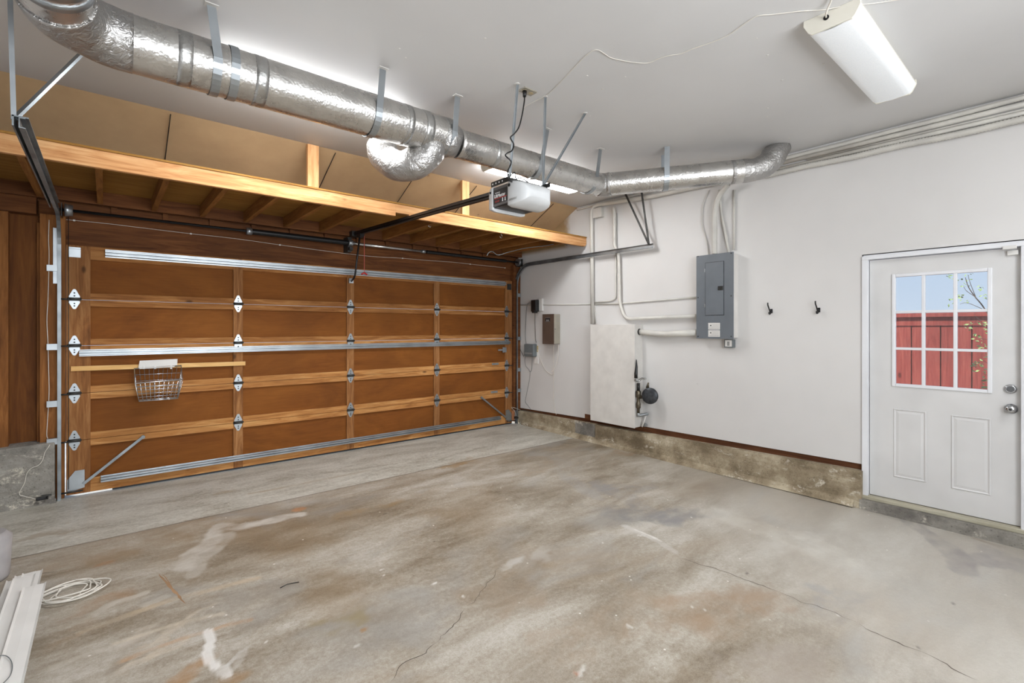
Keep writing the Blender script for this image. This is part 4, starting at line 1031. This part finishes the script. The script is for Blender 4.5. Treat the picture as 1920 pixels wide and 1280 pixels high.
MB().tube([G(1193, 674, .15), G(1193.5, 688, .15), G(1192.5, 700, .16), G(1192.5, 709, .16)], [.006, .014, .02, .02], 8).build('black_valve', 'black', gr)
# ================================================================= BREAKER PANEL
x, a, b, z0, z1 = wallbox(1305.5, 1375.5, 1375.5, 471.5, 635.5, .10)
bp = thing('breaker_panel', (XR, (a+b)/2, z0), 'grey electrical breaker panel on white wall with two warning stickers', 'panel')
MB().box((x+.006, b+.006, z0+.012), (XR, a-.004, z1-.012)).build('box_body', 'whitepaint', bp)
MB().box((x, b, z0), (x+.006, a, z1)).build('cover', 'panelgrey', bp, bevel=.002)
da, db_ = PX(1323, 600, x).y, PX(1357, 600, x).y; dz0, dz1 = PX(1357, 590, x).z, PX(1357, 489.5, x).z
dd = MB().box((x-.006, db_, dz0), (x, da, dz1)).build('door', 'panelgrey', bp, bevel=.002)
q = MB(); th_ = .004
q.box((x-.0015, db_-th_, dz0-th_), (x, da+th_, dz0)); q.box((x-.0015, db_-th_, dz1), (x, da+th_, dz1+th_)); q.box((x-.0015, db_-th_, dz0), (x, db_, dz1)); q.box((x-.0015, da, dz0), (x, da+th_, dz1)); q.build('door_gap', 'darkmetal', bp)
lz = PX(1351, 540, x).z; ly = PX(1351, 540, x).y
ltc = MB().box((x-.012, ly-.028, lz-.02), (x-.006, ly+.022, lz+.02)).build('latch', 'darkmetal', dd); MB().box((x-.014, ly-.012, lz-.012), (x-.012, ly+.008, lz+.012)).build('slider', 'black', ltc)
for u, v in ((1309,479),(1309,556),(1309,629),(1371,473),(1371,553),(1371,629)):
    p = PX(u, v+1.5, x); MB().disc((x, p.y, p.z), (-1, 0, 0), .006, .003, 10).build('screw', 'darkmetal', bp)
for v in (507, 573):
    p = PX(1322.5, v, x); MB().box((x-.009, p.y-.003, p.z-.018), (x-.001, p.y+.006, p.z+.018)).build('hinge', 'galv', bp)
for v0, v1 in ((605, 617.5), (618.5, 631)):
    p0 = PX(1328, v1, x); y1_ = PX(1350, 620, x).y; z1_ = p0.z+(v1-v0)/F*(ray(1350, 620).x and (x/ray(1350, 620).x))
    s_ = MB().box((x-.001, y1_, p0.z), (x, p0.y, z1_)).build('warning_sticker', 'whiteplastic', bp)
    q = MB(); zz = z1_-.012
    q.box((x-.0014, y1_+.010, zz-.002), (x-.001, p0.y-.035, zz))
    for k in range(3): q.box((x-.0014, y1_+.012, zz-.012-.008*k), (x-.001, p0.y-.05+.01*k, zz-.0145-.008*k+.001))
    q.box((x-.0014, y1_+.008, p0.z+.008), (x-.001, p0.y-.008, p0.z+.010)); q.box((x-.0014, y1_+.008, p0.z+.014), (x-.001, p0.y-.008, p0.z+.016)); q.build('printed_lines', 'inkgrey', s_)
    MB().prism([(x-.0014, p0.y-.036, zz-.02), (x-.0014, p0.y-.018, zz-.02), (x-.0014, p0.y-.027, zz-.004)], (.0004, 0, 0)).build('warning_triangle', 'ink', s_)
x, a, b, z0, z1 = wallbox(1357.5, 1374.5, 1374.5, 636.5, 652, .055)
so = thing('wall_outlet', (XR, (a+b)/2, z0), 'small grey outlet box under the breaker panel', 'outlet')
MB().box((x, b, z0), (XR, a, z1)).build('box_body', 'boxgrey', so, bevel=.006); MB().box((x-.003, b+.012, z0+.012), (x, a-.012, z1-.006)).build('face_plate', 'whiteplastic', so, bevel=.001)
MB().box((x-.0045, (a+b)/2-.012, z0+.02), (x-.003, (a+b)/2+.012, z1-.02)).build('socket', 'inkgrey', so)
# ================================================================= CONTROLLER, TIMER, ADAPTER
x, a, b, z0, z1 = wallbox(1017, 1038, 1038, 588.5, 645, .13)
ic_ = thing('irrigation_controller', (XR, (a+b)/2, z0), 'brown and taupe metal controller box on wall left of white cabinet', 'controller')
yb2 = PX(1051, 600, XR-.02).y
MB().box((x+.012, b, z0), (XR, a, z1)).build('case', 'taupe', ic_, bevel=.006)
dr_ = MB().box((x, b-.002, z0-.002), (x+.012, a+.002, z1+.002)).build('front_door', 'brownbox', ic_, bevel=.003)
p = PX(1027, 599, x); bd = MB().box((x-.003, p.y-.045, p.z-.028), (x, p.y+.045, p.z+.028)).build('badge', 'ink', dr_)
q = MB(); q.box((x-.0045, p.y-.045, p.z+.024), (x-.003, p.y+.045, p.z+.028)); q.box((x-.0045, p.y-.045, p.z-.028), (x-.003, p.y+.045, p.z-.025))
for k in (-1, 1): q.disc((x-.003, p.y+.014*k, p.z-.010), (-1, 0, 0), .012, .0015, 10)
q.build('badge_print', 'inkgrey', bd)
q = MB()
for k in range(4): q.box((x+.04, b-.0015, z1-.03-.022*k), (XR-.02, b, z1-.034-.022*k))
q.build('vent_slots', 'inkgrey', ic_)
MB().disc((x+.03, b, (z0+z1)/2), (0, -1, 0), .008, .006, 10).build('lock', 'chrome', ic_)
x, a, b, z0, z1 = wallbox(982, 1000, 1000, 645, 669, .08)
tm = thing('timer_box', (XR, (a+b)/2, z0), 'small grey plastic box with wires below the black adapter', 'box')
MB().box((x, b, z0), (XR, a, z1)).build('case', 'boxgrey', tm, bevel=.016)
MB().box((x-.002, b+.03, z0+.04), (x, a-.02, z0+.058)).build('label', 'inkgrey', tm)
x, a, b, z0, z1 = wallbox(1000, 1009, 1009, 562, 584, .05)
ad = thing('power_adapter', (XR, (a+b)/2, z0), 'black power adapter plugged in high beside the garage door corner', 'adapter')
MB().box((XR-.03, b-.06, z0+.01), (XR, b+.02, z1+.02)).build('outlet_cover', 'whiteplastic', ad, bevel=.003)
MB().box((XR-.10, b, z0), (XR-.03, a, z1)).build('adapter_body', 'black', ad, bevel=.006); MB().box((XR-.11, b+.02, z0-.02), (XR-.04, a-.03, z0+.02)).build('second_plug', 'black', ad, bevel=.004)
def wcable(uv, label, mat='cable', r=.0032, off=.006, name='wall_cable'):
    p = [W(u, v, off) for u, v in uv]; return tag(MB().tube(curve(p, 5), r, 6).build(name, mat, None, origin=p[0]), label, 'cable', 'cables on the right wall')
wcable([(1003,570),(992,568),(988,574),(986,600),(985,630),(987,646)], 'grey cable looping from adapter to the small grey box', 'boxgrey', off=.012)
wcable([(1003,586),(1003,610),(1004,635),(1006,642)], 'black cable hanging straight below the power adapter', 'black', off=.02)
wcable([(985,668),(984,676),(986,686),(991,692),(994,697),(997,690),(998,668)], 'dark looped cable under the small grey box', 'boxgrey', off=.02)
wcable([(994,697),(993,710),(988,735),(985,752),(990,760),(996,768)], 'thin cable trailing from grey box to the concrete', 'boxgrey', .002)
wcable([(1047,646),(1046,670),(1040,690),(1034,697)], 'white cable below the brown box, right of the pair', off=.03)
wcable([(1038,646),(1038,700),(1038,745),(1040,765),(1043,777)], 'white cable dropping straight from brown box to concrete', off=.02)
wcable([(1008,655),(1014,675),(1022,692),(1034,702),(1038,698)], 'white cable sagging from tan outlet to the brown box', off=.012)
wcable([(968,636),(974,652),(982,668)], 'black cable slanting from door corner to the grey box', 'black', off=.02)
x, a, b, z0, z1 = wallbox(1002.5, 1008.5, 1008.5, 648, 659.5, .012)
to = thing('wall_switch', (XR, (a+b)/2, z0), 'tan switch plate above a white blank plate by grey box', 'switch')
MB().box((XR-.012, b, z0), (XR, a, z1)).build('switch_plate', 'tan', to, bevel=.002); MB().box((XR-.010, b, z0-.175), (XR, a+.02, z0-.004)).build('blank_plate', 'whiteplastic', to, bevel=.002)
# ================================================================= COAT HOOKS
for (u, v, lab, hi) in ((1446, 583, 'black double coat hook on white wall, nearer the breaker panel', True), (1535, 581, 'black coat hook on white wall, nearer the side door', False)):
    p = PX(u, v, XR); t = thing('coat_hook', tuple(p), lab, 'hook', 'black wall hooks')
    MB().box((XR-.006, p.y-.014, p.z-.02), (XR, p.y+.014, p.z+.02)).build('mounting_plate', 'black', t, bevel=.003)
    MB().tube(curve([(XR-.006, p.y, p.z-.006), (XR-.03, p.y+.002, p.z+.006), (XR-.045, p.y+.004, p.z+.03), (XR-.06, p.y+.006, p.z+.055), (XR-.062, p.y+.006, p.z+.078)], 5), [.010]*4+[.006]*17, 8).build('upper_prong', 'black', t)
    MB().tube(curve([(XR-.006, p.y, p.z-.012), (XR-.02, p.y+.002, p.z-.028), (XR-.035, p.y+.004, p.z-.028), (XR-.042, p.y+.004, p.z-.012)], 5), .006, 8).build('lower_prong', 'black', t)
# ================================================================= DOOR SENSORS + BELL WIRE
def sensor(p, lab, s):
    t = thing('safety_sensor', tuple(p), lab, 'sensor', 'door safety sensors')
    MB().box((p.x-.032, p.y-.02, p.z-.012), (p.x+.028, p.y+.01, p.z+.014)).build('sensor_body', 'black', t, bevel=.006)
    MB().disc((p.x+.028*s, p.y-.005, p.z), (s, 0, 0), .012, .012, 14).build('eye', 'black', t)
    MB().box((p.x+s*.0, p.y-.024, p.z+.016), (p.x+s*.06, p.y-.018, p.z+.030)).build('bracket', 'darkmetal', t)
    return t
sensor(PY(78, 934, 5.43), 'black safety sensor on concrete left of the garage door', 1)
t = sensor(PY(968, 783, 5.36), 'black safety sensor by floor at right end of garage door', -1)
wirepts = [(92,409),(139,413),(200,419),(250,425),(358,438),(440,447),(525,459),(600,469),(690,480),(755,484),(800,488),(845,491),(882,495),(947,502)]
p = [PY(u, v, 5.565) for u, v in wirepts]
bw = tag(MB().tube(curve(p, 3), .0022, 5).build('bell_wire', 'cable', None, origin=p[0]), 'thin white wire stapled along the header above garage door', 'wire')
st2 = MB()
for (u, v) in ((92,409),(139,413),(358,438),(525,459),(755,484),(882,495),(947,502)):
    c_ = PY(u, v, 5.56); st2.box((c_.x-.007, 5.556, c_.z-.006), (c_.x+.007, 5.572, c_.z+.006))
st2.build('staple', 'whiteplastic', bw)
p = [PY(u, v, 5.51) for u, v in ((92,412),(91,450),(92,480),(90,560),(88,600),(90,645),(91,690),(92,735),(89,790),(88,818),(95,827))]+[PY(u, v, 5.46) for u, v in ((92,836),(84,848),(80,862),(72,872),(58,878),(50,888),(46,905),(36,925),(45,930),(58,933),(68,936))]
tag(MB().tube(curve(p, 4), .0026, 5).build('sensor_wire', 'cable', None, origin=p[0]), 'thin white wire down the jamb left of garage door', 'wire')
p = [PY(u, v, 5.44) for u, v in ((959,763),(966,772),(968,782))]
tag(MB().tube(curve([Vector((4.775, 5.47, .20))]+p, 4), .0026, 5).build('sensor_wire', 'cable', None, origin=p[0]), 'short white wire above the right floor sensor', 'wire')
p = [PY(u, v, 4.4) for u, v in ((913,479),(917,473),(924,472),(934,478),(952,473),(985,465),(1020,461),(1050,456))]
p.append(Vector((p[-1].x+.03, 4.3, 2.497)))
tag(MB().tube(curve(p, 5), .004, 6).build('loose_wire', 'boxgrey', None, origin=p[0]), 'loose grey wire hanging under right end of the loft', 'wire')
# ================================================================= FLOOR ITEMS
def slat(x0, x1, y1, z, lab, skew=0.0, y0=-.6, prof=None):
    q = MB(); w = x1-x0; f = lambda y: z+zf(y)
    th = .006
    pr = [(0, .010), (w*.08, .002), (w*.5, .004), (w*.92, .002), (w, .010), (w, .016), (w*.9, .008), (w*.5, .010), (w*.1, .008), (0, .016)]
    q.prism([(x0+a, y1, f(y1)+b) for a, b in pr], (skew, y0-y1, f(y0)-f(y1)))
    return tag(q.build('vinyl_strip', 'doorslat', None, origin=(x0, y1, f(y1))), lab, 'strip', 'white vinyl strips on the floor')
M['doorslat'] = plain('white_vinyl', (226,224,220), .35, 0, .03, 4)
e1 = PF(87, 1095, .07); e2 = PF(62, 1096, .07); e3 = PF(68, 1078, .06); e4 = PF(36, 1077, .06); e5 = PF(10, 1090, .05)
for k_, (xa_, xb_, uu, vv, lab_) in enumerate([(-.20, -.115, 12, 1089, 'white vinyl strip of the floor stack, leftmost and lowest at picture edge'), (-.155, -.070, 28, 1081, 'white vinyl strip of the floor stack, second from the picture edge'),
        (-.115, -.030, 42, 1078, 'white vinyl strip of the floor stack, between the edge strips and top ones'), (-.090, .0, 67, 1079, 'white vinyl strip of the floor stack, its far end reaching farthest'), (-.09, .0, 87, 1096, 'white vinyl strip topmost of the stack, end set back beside coiled cord')]):
    lift = .012*k_; e_ = PF(uu, vv, lift+.012) if k_ < 4 else PF(87, 1096, lift+.012)
    slat(e_.x+xa_ if k_ > 2 else e_.x, e_.x+xb_ if k_ > 2 else e_.x+.085, e_.y, lift*1.35, lab_)
cc = PF(120, 1117)
random.seed(9); pts = []
for k in range(100):
    a = k*2*PI/16.0; rx = .095+.03*math.sin(k*.23)+.012*math.sin(k*1.3); ry = .10+.025*math.cos(k*.31)
    pts.append((cc.x+.03+rx*math.cos(a)*1.15+.02*math.sin(k*.11), cc.y+ry*math.sin(a), zf(cc.y)+.006+.00022*k+.003*math.sin(k*.9)))
co = tag(MB().tube(curve(pts, 3), .0038, 6).build('coiled_cord', 'cable', None, origin=pts[0]), 'coiled white cord on concrete beside the white vinyl strips', 'cord')
p = [PF(u, v, .085) for u, v in ((-6,1228),(8,1226),(18,1232),(23,1245),(20,1262),(8,1276),(0,1282))]
p = [Vector((x.x, x.y, zf(x.y)+.080)) for x in p]
tag(MB().tube(curve(p, 5), .0018, 5).build('loose_string', 'boxgrey', None, origin=p[0]), 'thin grey string curled on top of white vinyl strips', 'string')
q = MB(); c_ = PF(-22, 1088)
bx = tag(MB().tube([(c_.x-.03, c_.y, zf(c_.y)), (c_.x-.03, c_.y, zf(c_.y)+.02), (c_.x-.03, c_.y, zf(c_.y)+.24), (c_.x-.03, c_.y, zf(c_.y)+.27)], [.11, .118, .128, .10], 32).build('plastic_bucket', plain('pale_grey_plastic', (168,164,164), .5), None, origin=c_), 'pale grey rounded container cut off at the left picture edge', 'container')
random.seed(4)
for (u, v, dx, dy, lab, mt) in ((543, 1097, .05, .012, 'short dark twig on the concrete in the middle left', 'black'),):
    c_ = PF(u, v); tag(MB().tube([(c_.x-dx, c_.y, c_.z+.003), (c_.x-.01, c_.y+dy, c_.z+.005), (c_.x+dx, c_.y-dy*.2, c_.z+.003)], .0022, 5).build('twig', mt, None, origin=c_), lab, 'twig')
# ================================================================= WORLD, SUN, CAMERA
sc = bpy.context.scene
wd = bpy.data.worlds.new('sky'); sc.world = wd; wd.use_nodes = True; nt = wd.node_tree
bg = nt.nodes['Background']; tc = nt.nodes.new('ShaderNodeTexCoord'); sx_ = nt.nodes.new('ShaderNodeSeparateXYZ'); rp = nt.nodes.new('ShaderNodeValToRGB')
nt.links.new(tc.outputs['Generated'], sx_.inputs[0]); nt.links.new(sx_.outputs[2], rp.inputs[0]); nt.links.new(rp.outputs[0], bg.inputs[0])
e = rp.color_ramp.elements; e[0].position = .0; e[0].color = rgba((214,232,252)); e[1].position = .5; e[1].color = rgba((150,194,244))
bg.inputs[1].default_value = SKY
sun = bpy.data.lights.new('sun', 'SUN'); sun.energy = SUN; sun.angle = .01; so_ = bpy.data.objects.new('sun', sun); C.objects.link(so_)
so_.rotation_euler = Vector((-.42, .42, .80)).to_track_quat('Z', 'Y').to_euler()
cam = bpy.data.cameras.new('camera'); cam.sensor_width = 36; cam.lens = F/1920*36; cam.shift_y = -25/1920; cam.clip_start = .02
co_ = bpy.data.objects.new('camera', cam); C.objects.link(co_); co_.location = CAM; co_.rotation_euler = (PI/2, 0, -TH); sc.camera = co_
sc.view_settings.view_transform = 'Standard'; sc.view_settings.look = 'None'; sc.view_settings.exposure = EXPO; sc.view_settings.gamma = 1
try: sc.cycles.max_bounces = 7; sc.cycles.diffuse_bounces = 4; sc.cycles.glossy_bounces = 3; sc.cycles.adaptive_threshold = .06; sc.cycles.caustics_reflective = False; sc.cycles.caustics_refractive = False; sc.cycles.transparent_max_bounces = 12; sc.cycles.use_denoising = True; sc.cycles.sample_clamp_indirect = 8
except Exception: pass
